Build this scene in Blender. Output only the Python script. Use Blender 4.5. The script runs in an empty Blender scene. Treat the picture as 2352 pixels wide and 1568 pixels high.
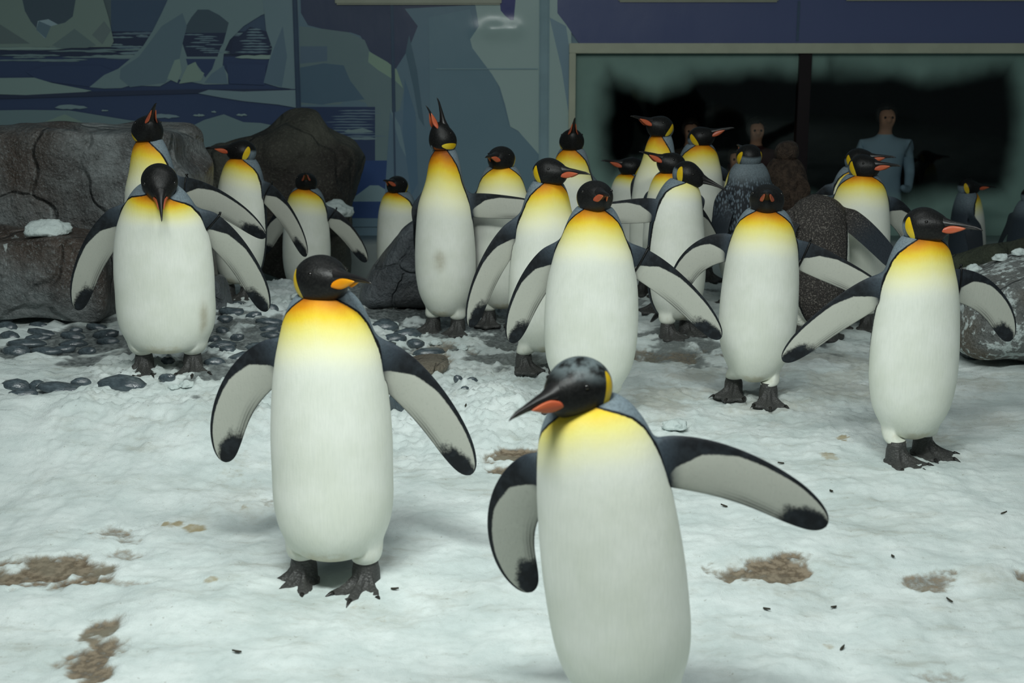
import bpy, bmesh, math, random
import numpy as np
from mathutils import Vector, Matrix, noise as mnoise

scene = bpy.context.scene
C = scene.collection
R = math.radians
PI = math.pi

# ------------------------------------------------------------------ camera
CAM_H, PITCH, FPX = 1.6, R(13.2), 3267.0
cam_d = bpy.data.cameras.new('camera')
cam = bpy.data.objects.new('camera', cam_d)
C.objects.link(cam)
cam.location = (0, 0, CAM_H)
cam.rotation_euler = (R(90) - PITCH, 0, 0)
cam_d.sensor_width = 36.0
cam_d.lens = 36.0 * FPX / 2352.0
cam_d.clip_end = 60
cam_d.dof.use_dof = True
cam_d.dof.focus_distance = 5.6
cam_d.dof.aperture_fstop = 5.0
scene.camera = cam

# ------------------------------------------------------------------ world, lamps, exposure
world = bpy.data.worlds.new('world')
scene.world = world
world.use_nodes = True
world.node_tree.nodes['Background'].inputs[0].default_value = (0.75, 0.95, 1.0, 1)
world.node_tree.nodes['Background'].inputs[1].default_value = 0.085
scene.view_settings.view_transform = 'Standard'
scene.view_settings.look = 'None'
scene.view_settings.gamma = 1.0
scene.view_settings.use_curve_mapping = False
scene.view_settings.exposure = 0.0


def area_lamp(name, loc, target, size, power, color, spread=180):
    l = bpy.data.lights.new(name, 'AREA')
    l.shape = 'RECTANGLE'
    l.size, l.size_y = size
    l.energy = power
    l.color = color
    l.spread = R(spread)
    o = bpy.data.objects.new(name, l)
    C.objects.link(o)
    o.location = loc
    d = Vector(target) - Vector(loc)
    o.rotation_euler = d.to_track_quat('-Z', 'Y').to_euler()
    return o


LAMP = (0.935, 1.0, 0.97)
area_lamp('ceiling_lamp_front_offscreen', (-0.7, 1.9, 3.5), (-0.4, 4.4, 0.0), (1.6, 0.5), 66, LAMP, 130)
area_lamp('ceiling_lamp_front_second_offscreen', (1.5, 2.1, 3.5), (1.2, 4.8, 0.0), (1.6, 0.5), 28, LAMP, 130)
area_lamp('ceiling_lamp_back_offscreen', (0.0, 5.0, 3.7), (0.0, 7.6, 0.0), (3.2, 0.4), 24, LAMP, 140)


# ------------------------------------------------------------------ helpers: pixels to places on the wall / ground
def ray(px, py):
    u, v = (px - 1176) / FPX, (784 - py) / FPX
    cp, sp = math.cos(PITCH), math.sin(PITCH)
    return Vector((u, cp + v * sp, -sp + v * cp))


def at_depth(px, py, Y):
    d = ray(px, py)
    t = Y / d.y
    return Vector((d.x * t, Y, CAM_H + d.z * t))


def ss(a, b, x):
    t = np.clip((x - a) / (b - a), 0.0, 1.0)
    return t * t * (3 - 2 * t)


# ------------------------------------------------------------------ numpy noise
_rng = np.random.RandomState(7)
_perm = _rng.permutation(256)
_perm = np.concatenate([_perm, _perm])
_grad = _rng.rand(512) * 2 - 1


def vnoise(x, y):
    xi = np.floor(x).astype(int)
    yi = np.floor(y).astype(int)
    xf, yf = x - xi, y - yi
    xi &= 255
    yi &= 255
    u = xf * xf * xf * (xf * (xf * 6 - 15) + 10)
    v = yf * yf * yf * (yf * (yf * 6 - 15) + 10)

    def g(a, b):
        return _grad[_perm[(_perm[a & 255] + b) & 255]]
    n00, n10, n01, n11 = g(xi, yi), g(xi + 1, yi), g(xi, yi + 1), g(xi + 1, yi + 1)
    return (n00 * (1 - u) + n10 * u) * (1 - v) + (n01 * (1 - u) + n11 * u) * v


def fbm(x, y, oct=4, gain=0.5):
    a, s, f = 1.0, 0.0, 1.0
    for k in range(oct):
        s = s + a * vnoise(x * f + 17.3 * k, y * f + 5.1 * k)
        a *= gain
        f *= 2.03
    return s


def zt(x, y):
    """large shape of the ground (metres)"""
    x = np.asarray(x, float)
    y = np.asarray(y, float)
    z = 0.16 * ss(4.2, 5.5, y) * ss(0.5, 1.15, -x) * (1 - ss(6.8, 7.7, y))
    z = z - 0.52 * ss(8.3, 10.0, y)
    z = z + 0.055 * np.exp(-(((x + 0.12) / 0.26) ** 2 + ((y - 5.55) / 0.42) ** 2) ** 1.5)
    z = z + 0.05 * ss(1.7, 2.6, x) * ss(4.8, 6.0, y) * (1 - ss(7.5, 8.3, y))
    return z


def ztf(x, y):
    return float(zt(x, y))


def on_ground(px, py):
    d = ray(px, py)
    z = 0.0
    for k in range(30):
        t = (z - CAM_H) / d.z
        z = 0.5 * z + 0.5 * ztf(d.x * t, d.y * t)
    t = (z - CAM_H) / d.z
    return Vector((d.x * t, d.y * t, z))


# ------------------------------------------------------------------ node helper
class NT:
    def __init__(self, name, rough=0.6, spec=0.3):
        self.m = bpy.data.materials.new(name)
        self.m.use_nodes = True
        self.t = self.m.node_tree
        self.b = self.t.nodes['Principled BSDF']
        self.b.inputs['Roughness'].default_value = rough
        self.b.inputs['Specular IOR Level'].default_value = spec

    def new(self, ty, **kw):
        n = self.t.nodes.new(ty)
        for k, v in kw.items():
            setattr(n, k, v)
        return n

    def link(self, a, b):
        self.t.links.new(a, b)

    def put(self, sock, v):
        if isinstance(v, X):
            self.link(v.s, sock)
        elif hasattr(v, 'is_output'):
            self.link(v, sock)
        elif isinstance(v, (tuple, list)) and len(v) == 3 and sock.type == 'RGBA':
            sock.default_value = (*v, 1)
        else:
            sock.default_value = v

    def math(self, op, *a):
        n = self.new('ShaderNodeMath', operation=op)
        for i, v in enumerate(a):
            self.put(n.inputs[i], v)
        return X(self, n.outputs[0])

    def attr(self, name):
        n = self.new('ShaderNodeAttribute', attribute_name=name)
        return n

    def sep(self, vec):
        n = self.new('ShaderNodeSeparateXYZ')
        self.link(vec, n.inputs[0])
        return [X(self, o) for o in n.outputs]

    def coord(self, kind='Object'):
        return self.new('ShaderNodeTexCoord').outputs[kind]

    def mapping(self, vec, scale=(1, 1, 1), loc=(0, 0, 0)):
        n = self.new('ShaderNodeMapping')
        self.link(vec, n.inputs[0])
        n.inputs['Scale'].default_value = scale
        n.inputs['Location'].default_value = loc
        return n.outputs[0]

    def noise(self, vec, scale, detail=4, rough=0.55):
        n = self.new('ShaderNodeTexNoise')
        self.link(vec, n.inputs['Vector'])
        n.inputs['Scale'].default_value = scale
        n.inputs['Detail'].default_value = detail
        n.inputs['Roughness'].default_value = rough
        return X(self, n.outputs[0])

    def voronoi(self, vec, scale, feature='F1'):
        n = self.new('ShaderNodeTexVoronoi', feature=feature)
        self.link(vec, n.inputs['Vector'])
        n.inputs['Scale'].default_value = scale
        return X(self, n.outputs[0])

    def step(self, a, b, x):
        n = self.new('ShaderNodeMapRange', interpolation_type='SMOOTHSTEP')
        self.put(n.inputs[0], x)
        self.put(n.inputs[1], a)
        self.put(n.inputs[2], b)
        return X(self, n.outputs[0])

    def ramp(self, x, stops, interp='LINEAR'):
        n = self.new('ShaderNodeValToRGB')
        self.put(n.inputs[0], x)
        cr = n.color_ramp
        cr.interpolation = interp
        while len(cr.elements) < len(stops):
            cr.elements.new(1.0)
        for e, (p, c) in zip(cr.elements, stops):
            e.position = p
            e.color = (c, c, c, 1) if isinstance(c, (int, float)) else (*c, 1)
        return X(self, n.outputs[0])

    def mix(self, f, a, b):
        n = self.new('ShaderNodeMix', data_type='RGBA')
        self.put(n.inputs[0], f)
        self.put(n.inputs[6], a)
        self.put(n.inputs[7], b)
        return X(self, n.outputs[2])

    def bump(self, h, strength=0.3, dist=0.01):
        n = self.new('ShaderNodeBump')
        n.inputs['Strength'].default_value = strength
        n.inputs['Distance'].default_value = dist
        self.put(n.inputs['Height'], h)
        self.link(n.outputs[0], self.b.inputs['Normal'])

    def color(self, c):
        self.put(self.b.inputs['Base Color'], c)

    def rough(self, v):
        self.put(self.b.inputs['Roughness'], v)


class X:
    def __init__(self, nt, s):
        self.nt, self.s = nt, s

    def __add__(self, o): return self.nt.math('ADD', self, o)
    def __radd__(self, o): return self.nt.math('ADD', o, self)
    def __sub__(self, o): return self.nt.math('SUBTRACT', self, o)
    def __rsub__(self, o): return self.nt.math('SUBTRACT', o, self)
    def __mul__(self, o): return self.nt.math('MULTIPLY', self, o)
    def __rmul__(self, o): return self.nt.math('MULTIPLY', o, self)
    def __truediv__(self, o): return self.nt.math('DIVIDE', self, o)
    def __pow__(self, o): return self.nt.math('POWER', self, o)
    def abs(self): return self.nt.math('ABSOLUTE', self)
    def max(self, o): return self.nt.math('MAXIMUM', self, o)
    def min(self, o): return self.nt.math('MINIMUM', self, o)
    def inv(self): return self.nt.math('SUBTRACT', 1.0, self)


def lin(r, g, b):
    def f(c):
        c /= 255.0
        return c / 12.92 if c <= 0.04045 else ((c + 0.055) / 1.055) ** 2.4
    return (f(r), f(g), f(b))


def plain(name, col, rough=0.6, spec=0.3, var=0.12, scale=20, bump=0.0):
    n = NT(name, rough, spec)
    co = n.coord()
    k = n.noise(co, scale)
    n.color(n.mix(n.step(0.3, 0.7, k), tuple(c * (1 - var) for c in col), tuple(min(1, c * (1 + var)) for c in col)))
    if bump:
        n.bump(k, bump, 0.01)
    return n.m


# ------------------------------------------------------------------ object helpers
def tag(o, label=None, cat=None, group=None, kind=None):
    if label: o['label'] = label
    if cat: o['category'] = cat
    if group: o['group'] = group
    if kind: o['kind'] = kind
    return o


def link(name, me, mat=None, parent=None, smooth=True):
    o = bpy.data.objects.new(name, me)
    C.objects.link(o)
    if mat is not None and len(me.materials) == 0:
        me.materials.append(mat)
    if smooth and len(me.polygons):
        me.polygons.foreach_set('use_smooth', [True] * len(me.polygons))
    o.parent = parent
    return o


def mesh(name, verts, faces):
    me = bpy.data.meshes.new(name)
    me.from_pydata([tuple(v) for v in verts], [], faces)
    me.update()
    return me


def bm_mesh(name, bm):
    me = bpy.data.meshes.new(name)
    bm.to_mesh(me)
    bm.free()
    return me


def empty(name, loc, rz=0.0):
    o = bpy.data.objects.new(name, None)
    o.empty_display_size = 0.1
    C.objects.link(o)
    o.location = loc
    o.rotation_euler = (0, 0, rz)
    return o


def box_mesh(name, x0, x1, y0, y1, z0, z1, bevel=0.0):
    bm = bmesh.new()
    bmesh.ops.create_cube(bm, size=1)
    for v in bm.verts:
        v.co = Vector(((x0 + x1) / 2 + v.co.x * (x1 - x0), (y0 + y1) / 2 + v.co.y * (y1 - y0), (z0 + z1) / 2 + v.co.z * (z1 - z0)))
    if bevel:
        bmesh.ops.bevel(bm, geom=bm.edges[:], offset=bevel, segments=2, affect='EDGES')
    return bm_mesh(name, bm)


def subsurf(o, lv=2):
    m = o.modifiers.new('sub', 'SUBSURF')
    m.levels = lv
    m.render_levels = lv
    return o


def loft(rings, cap0=True, cap1=True):
    """rings: list of lists of points, all the same length; returns verts, faces"""
    n = len(rings[0])
    V = [p for r in rings for p in r]
    F = []
    for i in range(len(rings) - 1):
        for j in range(n):
            a, b = i * n + j, i * n + (j + 1) % n
            F.append((a, b, b + n, a + n))
    if cap0:
        F.append(tuple(reversed(range(n))))
    if cap1:
        k = (len(rings) - 1) * n
        F.append(tuple(range(k, k + n)))
    return V, F



# ================================================================== ground
def px_blob(px, py, rx, ry):
    """an elliptical patch on the ground: centre and half sizes in metres"""
    g = on_ground(px, py)
    dc = g.y * math.cos(PITCH) + (CAM_H - g.z) * math.sin(PITCH)
    inc = math.atan2(CAM_H - g.z, g.y)
    return g.x, g.y, rx / FPX * dc, ry / FPX * dc / math.sin(inc)


BARE = [(80, 1322, 125, 30, 1), (205, 1532, 62, 42, .9), (235, 1452, 62, 22, .9), (1192, 1055, 58, 30, 1), (1690, 1318, 85, 16, .95), (1770, 1312, 95, 20, .95),
        (2125, 1330, 70, 14, .75), (290, 1228, 60, 18, .7), (295, 1275, 45, 12, .6), (965, 828, 68, 20, .9), (2142, 1542, 55, 12, .5), (2345, 1320, 14, 12, .8),
        (650, 1150, 60, 12, .45), (1545, 812, 90, 15, .7), (300, 1345, 50, 6, .5), (1000, 800, 60, 15, .6)]
WET = [(1060, 722, 240, 46, 1), (1120, 772, 170, 36, .9), (1180, 820, 90, 26, .75), (1700, 760, 260, 50, .7), (1540, 800, 110, 26, .7), (860, 660, 90, 40, .9), (870, 570, 90, 60, 1), (300, 775, 460, 46, .92), (600, 780, 240, 80, .75),
       (120, 885, 220, 26, .5), (400, 880, 160, 24, .4), (1650, 740, 220, 60, .6), (2000, 780, 300, 70, .45), (620, 620, 160, 40, .5)]
DIRT = [(2000, 880, 380, 90, .5), (1620, 890, 260, 70, .55), (1900, 930, 160, 60, .4), (2260, 960, 130, 80, .35), (1800, 1300, 260, 80, .35), (2150, 1320, 200, 60, .35), (870, 1420, 90, 40, .3),
        (560, 1180, 130, 60, .35), (560, 990, 60, 18, .35), (1560, 830, 200, 40, .4), (2300, 1060, 120, 30, .3)]
STAIN = [(408, 1208, 24, 12, 1), (440, 1216, 20, 8, .9), (562, 1168, 12, 6, .6), (490, 1342, 14, 5, .7), (1940, 1018, 16, 7, .9), (1902, 1055, 16, 6, .7), (880, 1415, 12, 8, .4),
         (812, 1388, 10, 8, .5), (2140, 1005, 60, 12, .3), (560, 1070, 40, 20, .25), (1905, 1475, 12, 5, .6)]

xs = np.concatenate([np.arange(-6.0, -1.7, .045), np.arange(-1.7, 1.7, .0105), np.arange(1.7, 6.01, .045)])
ys = np.concatenate([np.arange(1.2, 2.4, .05), np.arange(2.4, 6.4, .0105), np.arange(6.4, 9.0, .024), np.arange(9.0, 11.46, .06)])
GX, GY = np.meshgrid(xs, ys)


def field(blobs, sharp=1.5, nz=.45, sc=9):
    out = np.zeros_like(GX)
    nn = fbm(GX * sc, GY * sc, 5, .6) * nz
    for (px, py, rx, ry, s) in blobs:
        x, y, a, b = px_blob(px, py, rx, ry)
        d = np.sqrt(((GX - x) / a) ** 2 + ((GY - y) / b) ** 2)
        out = np.maximum(out, s * np.clip((1.25 - d + nn) * sharp, 0, 1))
    return out


bare = field(BARE, 1.6, .6, 11)
wet = field(WET, 1.2, .7, 6)
dirt = field(DIRT, .8, .8, 5)
stain = field(STAIN, 1.4, .7, 22)
GZ = zt(GX, GY)
clump = fbm(GX * 30, GY * 30, 4, .62)
snowy = 1 - np.maximum(bare, wet * .85)
GZ = GZ + .020 * fbm(GX * 2.2, GY * 2.2, 3) + .006 * fbm(GX * 7, GY * 7, 3) * (0.4 + .6 * snowy) + (.0018 + .0055 * ss(4.6, 5.4, GY) * (1 - .75 * ss(.0, .5, GX))) * (clump + np.maximum(clump, 0)) * (.25 + .75 * snowy)
GZ = GZ + .0025 * np.abs(fbm(GX * 13 + 4, GY * 15, 3)) * snowy
GZ = GZ - .016 * bare - .014 * wet
# the snow bank in front of the pebbles and the broken crust of the mound
bank = np.exp(-((GY - (5.12 + .05 * vnoise(GX * 3, GX * 0 + 2))) / .13) ** 2) * ss(.55, .8, -GX)
GZ = GZ + bank * (.028 + .014 * fbm(GX * 12, GY * 12, 3))
crust = np.exp(-((GX + GY * .55 - 3.05) / .05) ** 2) * np.exp(-((GY - 5.75) / .28) ** 2)
GZ = GZ + .03 * crust * (0.6 + fbm(GX * 15, GY * 15, 2))
ny, nx = GX.shape
idx = np.arange(nx * ny).reshape(ny, nx)
quads = np.stack([idx[:-1, :-1], idx[:-1, 1:], idx[1:, 1:], idx[1:, :-1]], -1).reshape(-1, 4)
me = bpy.data.meshes.new('floor')
me.vertices.add(nx * ny)
me.vertices.foreach_set('co', np.stack([GX, GY, GZ], -1).astype(np.float32).ravel())
me.loops.add(quads.size)
me.loops.foreach_set('vertex_index', quads.ravel().astype(np.int32))
me.polygons.add(len(quads))
me.polygons.foreach_set('loop_start', (np.arange(len(quads)) * 4).astype(np.int32))
me.update(calc_edges=True)
me.validate()
for nm, a in (('bare', bare), ('wet', wet), ('dirt', dirt), ('stain', stain)):
    at = me.attributes.new(nm, 'FLOAT', 'POINT')
    at.data.foreach_set('value', a.astype(np.float32).ravel())


def ground_z(x, y):
    i = int(np.clip(np.searchsorted(ys, y), 1, ny - 1))
    j = int(np.clip(np.searchsorted(xs, x), 1, nx - 1))
    return float(GZ[i - 1:i + 1, j - 1:j + 1].mean())


def snow_material():
    n = NT('trampled_snow', 0.75, 0.35)
    co = n.coord()
    b, w, d, s = [X(n, n.attr(k).outputs['Fac']) for k in ('bare', 'wet', 'dirt', 'stain')]
    n1, n2, n3 = n.noise(co, 5, 5), n.noise(co, 45, 4), n.noise(co, 300, 2)
    snow = n.mix(n.step(.3, .7, n1), lin(206, 217, 215), lin(226, 234, 232))
    snow = n.mix(n.step(.45, .8, n2) * .25, snow, lin(170, 184, 180))
    drk = n.mix(n.step(.35, .65, n2), lin(150, 142, 122), lin(176, 172, 156))
    snow = n.mix(n.step(.1, .9, d + (n2 - .5) * .5) * .8, snow, drk)
    n4 = n.noise(n.mapping(co, (1, 1.6, 1)), 2.1, 6, .62)
    n5 = n.noise(n.mapping(co, (.6, 1.8, 1)), 11, 5, .65)
    snow = n.mix(n.step(.46, .72, n4) * .38, snow, lin(168, 178, 172))
    snow = n.mix(n.step(.48, .72, n5) * n.step(.4, .62, n4) * .42, snow, lin(156, 154, 138))
    fleck = n.step(.655, .70, n.noise(co, 70, 3, .6)) * n.step(.45, .6, n5)
    snow = n.mix(fleck * .5, snow, lin(122, 116, 98))
    speck = n.step(.70, .76, n.noise(co, 22, 5, .7)) * n.step(.5, .62, n1)
    snow = n.mix(speck * .55, snow, lin(120, 108, 82))
    snow = n.mix(n.step(.1, 1.0, s + (n2 - .5) * .7) * .75, snow, lin(150, 126, 62))
    ice = n.mix(n.step(.3, .7, n2), lin(84, 90, 90), lin(140, 147, 146))
    wm = n.step(.35, .75, w + (n2 - .5) * .5 + (n1 - .5) * .3)
    c = n.mix(wm, snow, ice)
    soil = n.mix(n.step(.35, .65, n2), lin(92, 79, 62), lin(142, 129, 110))
    soil = n.mix(n.step(.45, .7, n1), soil, lin(126, 120, 104))
    bmk = n.step(.18, .92, b + (n2 - .5) * .9 + (n3 - .5) * .25)
    c = n.mix(bmk, c, soil)
    n.color(c)
    n.rough(n.mix(wm, (.75, .75, .75), (.22, .22, .22)))
    n.bump(n2 * .4 + n3 * .6 + n5 * .45, .5, .010)
    n.b.inputs['Subsurface Weight'].default_value = .0
    return n.m


floor = link('floor', me, snow_material())
tag(floor, kind='structure')

# ------------------------------------------------------------------ pebbles set in the ground
def rock_material(name, a, b, c, rough=.6, sc=6, white=None, dots=None, spec=.4, bs=1.0):
    n = NT(name, rough, spec)
    co = n.coord()
    k1, k2, k3 = n.noise(co, sc, 6, .62), n.noise(co, sc * 6, 5, .6), n.noise(co, sc * .4, 3)
    col = n.mix(n.step(.35, .65, k1), a, b)
    col = n.mix(n.step(.42, .66, k3), col, c)
    col = n.mix(n.step(.5, .8, k2) * .5, col, tuple(v * .35 for v in a))
    crk = n.new('ShaderNodeTexVoronoi', feature='DISTANCE_TO_EDGE')
    wob = n.new('ShaderNodeVectorMath', operation='ADD')
    sc_ = n.new('ShaderNodeVectorMath', operation='SCALE')
    nz_ = n.new('ShaderNodeTexNoise')
    nz_.inputs['Scale'].default_value = sc * .9
    n.link(co, nz_.inputs['Vector'])
    n.link(nz_.outputs['Color'], sc_.inputs[0])
    sc_.inputs['Scale'].default_value = 1.3 / sc
    n.link(co, wob.inputs[0])
    n.link(sc_.outputs[0], wob.inputs[1])
    n.link(wob.outputs[0], crk.inputs['Vector'])
    crk.inputs['Scale'].default_value = sc * .55
    ck = n.step(.0, .05, X(n, crk.outputs[0]))
    k4 = n.noise(co, sc * 22, 4, .7)
    col = n.mix(n.step(.5, .7, k4) * .35, col, tuple(min(1, v * 1.7) for v in b))
    if white:
        col = n.mix(n.step(white, white + .06, k1 * .5 + k2 * .5), col, lin(196, 206, 204))
    if dots:
        dr = n.noise(n.mapping(co, (7, 7, .35)), 2.2, 3)
        xx, yy, zz = n.sep(co)
        col = n.mix(n.step(.66, .70, dr) * n.step(.66, .5, zz) * .8, col, lin(190, 200, 198))
        ck = ck * n.step(.02, .07, n.voronoi(co, 26))
    n.color(col)
    n.bump(k1 * .6 + k2 * .5 + k4 * .12 + ck * .35, bs, .05)
    return n.m


M_PEB = rock_material('wet_pebble', lin(50, 60, 65), lin(88, 100, 106), lin(62, 72, 78), .14, 3, spec=.8, bs=.12)
PEBBLE_MESHES = []
for v in range(5):
    bm = bmesh.new()
    bmesh.ops.create_icosphere(bm, subdivisions=2, radius=1)
    for q in bm.verts:
        nn = mnoise.noise(q.co * 1.1 + Vector((v * 7.1, 0, 0)))
        q.co *= 1 + .22 * nn
        q.co.z *= .8
    m_ = bm_mesh('pebble', bm)
    m_.materials.append(M_PEB)
    PEBBLE_MESHES.append(m_)
_z5 = [(60, 365, 75, 25), (75, 430, 80, 25), (300, 335, 75, 18), (330, 385, 110, 15), (290, 420, 90, 20), (210, 465, 140, 20), (130, 505, 110, 35), (360, 510, 115, 22),
       (480, 485, 95, 18), (585, 375, 45, 12), (565, 410, 95, 22), (570, 450, 100, 22), (670, 490, 75, 20), (750, 345, 80, 18), (815, 395, 90, 30), (835, 435, 85, 15),
       (130, 780, 110, 35), (290, 775, 60, 28), (170, 850, 110, 28), (470, 815, 165, 28), (625, 770, 75, 18), (930, 785, 205, 46), (1860, 185, 70, 15), (1790, 260, 100, 20),
       (1735, 315, 55, 25), (1720, 385, 50, 20), (1660, 460, 50, 20), (1720, 510, 100, 25), (1760, 560, 60, 25), (1830, 450, 50, 15), (1990, 505, 100, 30), (2090, 375, 90, 18),
       (2080, 425, 80, 18), (2080, 330, 100, 18), (2110, 190, 50, 15), (2100, 240, 50, 18), (1880, 600, 120, 30), (2050, 550, 80, 25), (1970, 640, 100, 20), (1300, 650, 50, 20),
       (1660, 650, 80, 20), (2130, 465, 35, 20), (1960, 290, 60, 12), (40, 300, 60, 14), (1290, 770, 60, 14)]
PEB = [(x / 3.36, 650 + y / 3.36, rx / 3.36, ry / 3.36) for x, y, rx, ry in _z5]
PEB += [(885, 757, 30, 9), (935, 772, 32, 8), (905, 785, 28, 8), (985, 805, 34, 9), (885, 800, 22, 9), (925, 952, 30, 30), (2255, 803, 52, 25), (2349, 822, 16, 7),
        (1052, 878, 10, 4), (1067, 892, 9, 6), (1085, 872, 14, 3), (880, 735, 24, 7), (955, 790, 20, 7)]
rnd = random.Random(3)
for k, (px, py, rx, ry) in enumerate(PEB):
    g = on_ground(px, py)
    dc = g.y * math.cos(PITCH) + (CAM_H - g.z) * math.sin(PITCH)
    w = rx / FPX * dc
    hgt = ry / FPX * dc
    o = link('pebble', PEBBLE_MESHES[k % 5], None, floor)
    z = ground_z(g.x, g.y)
    o.location = (g.x, g.y, z + .004)
    o.scale = (w * 1.12, 1.1 * max(.55 * w, min(w, hgt * 2.2)), max(.028, hgt * 2.2))
    o.rotation_euler = (rnd.uniform(-.15, .15), rnd.uniform(-.15, .15), rnd.uniform(-.35, .35))


# ------------------------------------------------------------------ rocks
def rock(name, outline, Y, depth, mat, label, cat='rock', amp=.05, fr=2.2, lv=3, seed=0, boxy=.85, front=None):
    pts = [at_depth(px, py, Y) for px, py in outline]
    # resample the outline
    P = []
    for a, b in zip(pts, pts[1:] + pts[:1]):
        m = max(1, int((b - a).length / .14))
        P += [a.lerp(b, k / m) for k in range(m)]
    c = sum(P, Vector()) / len(P)
    rings = []
    prof = ((-1, .90), (-.93, .985), (-.5, 1.0), (0, 1.0), (.45, 1.0), (.9, .96), (1, .8)) if boxy >= 1 else None
    for f, s in prof or ((-1, .55 * boxy), (-.82, .92 * boxy), (-.4, .98), (0, 1.0), (.45, .97), (.85, .85), (1, .5)):
        rings.append([Vector((c.x + (q.x - c.x) * s, Y + f * depth / 2, c.z + (q.z - c.z) * s)) for q in P])
    V, F = loft(rings)
    me = mesh(name, V, F)
    bm = bmesh.new()
    bm.from_mesh(me)
    bmesh.ops.triangulate(bm, faces=[f for f in bm.faces if len(f.verts) > 4])
    bmesh.ops.recalc_face_normals(bm, faces=bm.faces[:])
    bmesh.ops.subdivide_edges(bm, edges=bm.edges[:], cuts=2, use_grid_fill=True, smooth=.6)
    bm.normal_update()
    for v in bm.verts:
        q = v.co * fr + Vector((seed * 3.7, 0, 0))
        d = mnoise.fractal(q, .9, 2.1, 5) * amp + (mnoise.ridged_multi_fractal(q * .8, 1, 2, 3, 1, 2) - 1.2) * amp * .5
        v.co += v.normal * d
    bm.to_mesh(me)
    bm.free()
    o = link(name, me, mat)
    subsurf(o, 1)
    tag(o, label, cat)
    return o


M_ROCK_L = rock_material('grey_brown_boulder', lin(74, 74, 73), lin(124, 130, 130), lin(70, 60, 53), .42, 3.6, .66, True)
M_ROCK_M = rock_material('dark_brown_rock', lin(72, 72, 64), lin(92, 92, 82), lin(50, 46, 42), .75, 2.5)
M_ROCK_S = rock_material('slate_slab', lin(72, 76, 80), lin(104, 110, 114), lin(84, 86, 88), .35, 6)
M_ROCK_R = rock_material('frosted_boulder', lin(92, 94, 92), lin(128, 132, 130), lin(92, 78, 56), .6, 5, .50)
rock('boulder', [(-260, 700), (-280, 420), (-200, 306), (0, 300), (150, 296), (330, 290), (418, 292), (438, 318), (446, 350), (474, 388), (470, 430), (480, 560), (490, 700)], 7.42, .7, M_ROCK_L,
     'big flat-topped grey brown boulder beneath the iceberg mural', amp=.06, fr=2.6, boxy=1.0, seed=1)
rock('rock_ledge', [(-260, 720), (-250, 560), (-60, 534), (90, 532), (205, 536), (236, 556), (258, 600), (270, 720)], 6.68, .46, M_ROCK_L,
     'low wet rock ledge with white drip streaks at the foot of the big boulder', amp=.045, fr=3.4, boxy=1.0, seed=2)
rock('rock_mound', [(420, 620), (430, 400), (470, 345), (560, 318), (628, 296), (672, 272), (705, 258), (735, 266), (775, 300), (818, 325), (836, 345), (826, 395), (812, 440), (800, 520), (800, 640)], 10.2, .8, M_ROCK_M,
     'dark brown pointed rock mound standing before the mural', amp=.09, fr=2.4, seed=3)
rock('rock_slab', [(826, 700), (838, 645), (868, 600), (900, 556), (940, 512), (975, 505), (1000, 540), (1010, 700)], 7.75, .35, M_ROCK_S,
     'small slate grey slab leaning beside the braying penguin', amp=.02, fr=4, seed=4)
rock('rock', [(470, 730), (476, 655), (492, 632), (512, 640), (522, 690), (524, 730)], 6.95, .25, M_ROCK_S,
     'little grey stone tucked behind the penguin with the bowed head', amp=.012, fr=6, seed=5)
rock('frosted_rock', [(2175, 790), (2195, 690), (2225, 640), (2290, 618), (2345, 596), (2420, 585), (2520, 640), (2540, 830), (2400, 835), (2290, 812)], 6.4, .7, M_ROCK_R,
     'rounded boulder crusted with white frost and brown at its base', amp=.03, fr=3.5, seed=6)
M_SLAB = rock_material('tan_stone', lin(120, 112, 98), lin(150, 142, 126), lin(104, 96, 84), .5, 8)
rock('flat_stone', [(900, 850), (908, 838), (935, 830), (1012, 824), (1030, 832), (1024, 848)], on_ground(965, 845).y, .26, M_SLAB,
     'flat tan stone half buried in snow beside dark pebbles', amp=.006, fr=8, seed=7)

# log at the right
M_LOG = rock_material('mossy_log', lin(58, 64, 52), lin(78, 84, 68), lin(52, 52, 46), .7, 7)
pa, pb = at_depth(2135, 632, 8.1), at_depth(2480, 540, 7.7)
ax = (pb - pa).normalized()
e1 = ax.cross(Vector((0, 0, 1))).normalized()
e2 = e1.cross(ax)
rings = []
for k in range(13):
    t = k / 12
    r = .062 + .012 * math.sin(5 * t + 1) + .006 * math.sin(19 * t)
    c_ = pa.lerp(pb, t) + e2 * (.02 * math.sin(3 * t))
    rings.append([c_ + e1 * (r * math.cos(2 * PI * j / 14)) * (1 + .06 * math.sin(3 * j + k)) + e2 * (r * math.sin(2 * PI * j / 14)) for j in range(14)])
lg = link('log', mesh('log', *loft(rings)), M_LOG)
tag(lg, 'long greenish log lying above the frosted boulder', 'log')

# snow lumps
M_LUMP = NT('snow_lump', .8, .3)
_k = M_LUMP.noise(M_LUMP.coord(), 30, 4)
M_LUMP.color(M_LUMP.mix(_k, lin(184, 197, 195), lin(212, 222, 219)))
M_LUMP.bump(_k, .6, .02)


def snow_lump(pos, s, label, seed, group=None, flat=.62):
    bm = bmesh.new()
    bmesh.ops.create_icosphere(bm, subdivisions=4, radius=1)
    for v in bm.verts:
        q = v.co * 1.3 + Vector((seed * 5.3, 1, 0))
        v.co *= 1 + .32 * mnoise.fractal(q, 1, 2, 4) + .05 * mnoise.noise(v.co * 7)
        v.co.z = max(v.co.z, -.12) * flat
        v.co *= s
    o = link('snow_lump', bm_mesh('snow_lump', bm), M_LUMP.m)
    o.location = pos
    o.rotation_euler = (0, 0, seed * 1.3)
    tag(o, label, 'snow lump', group)


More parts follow.
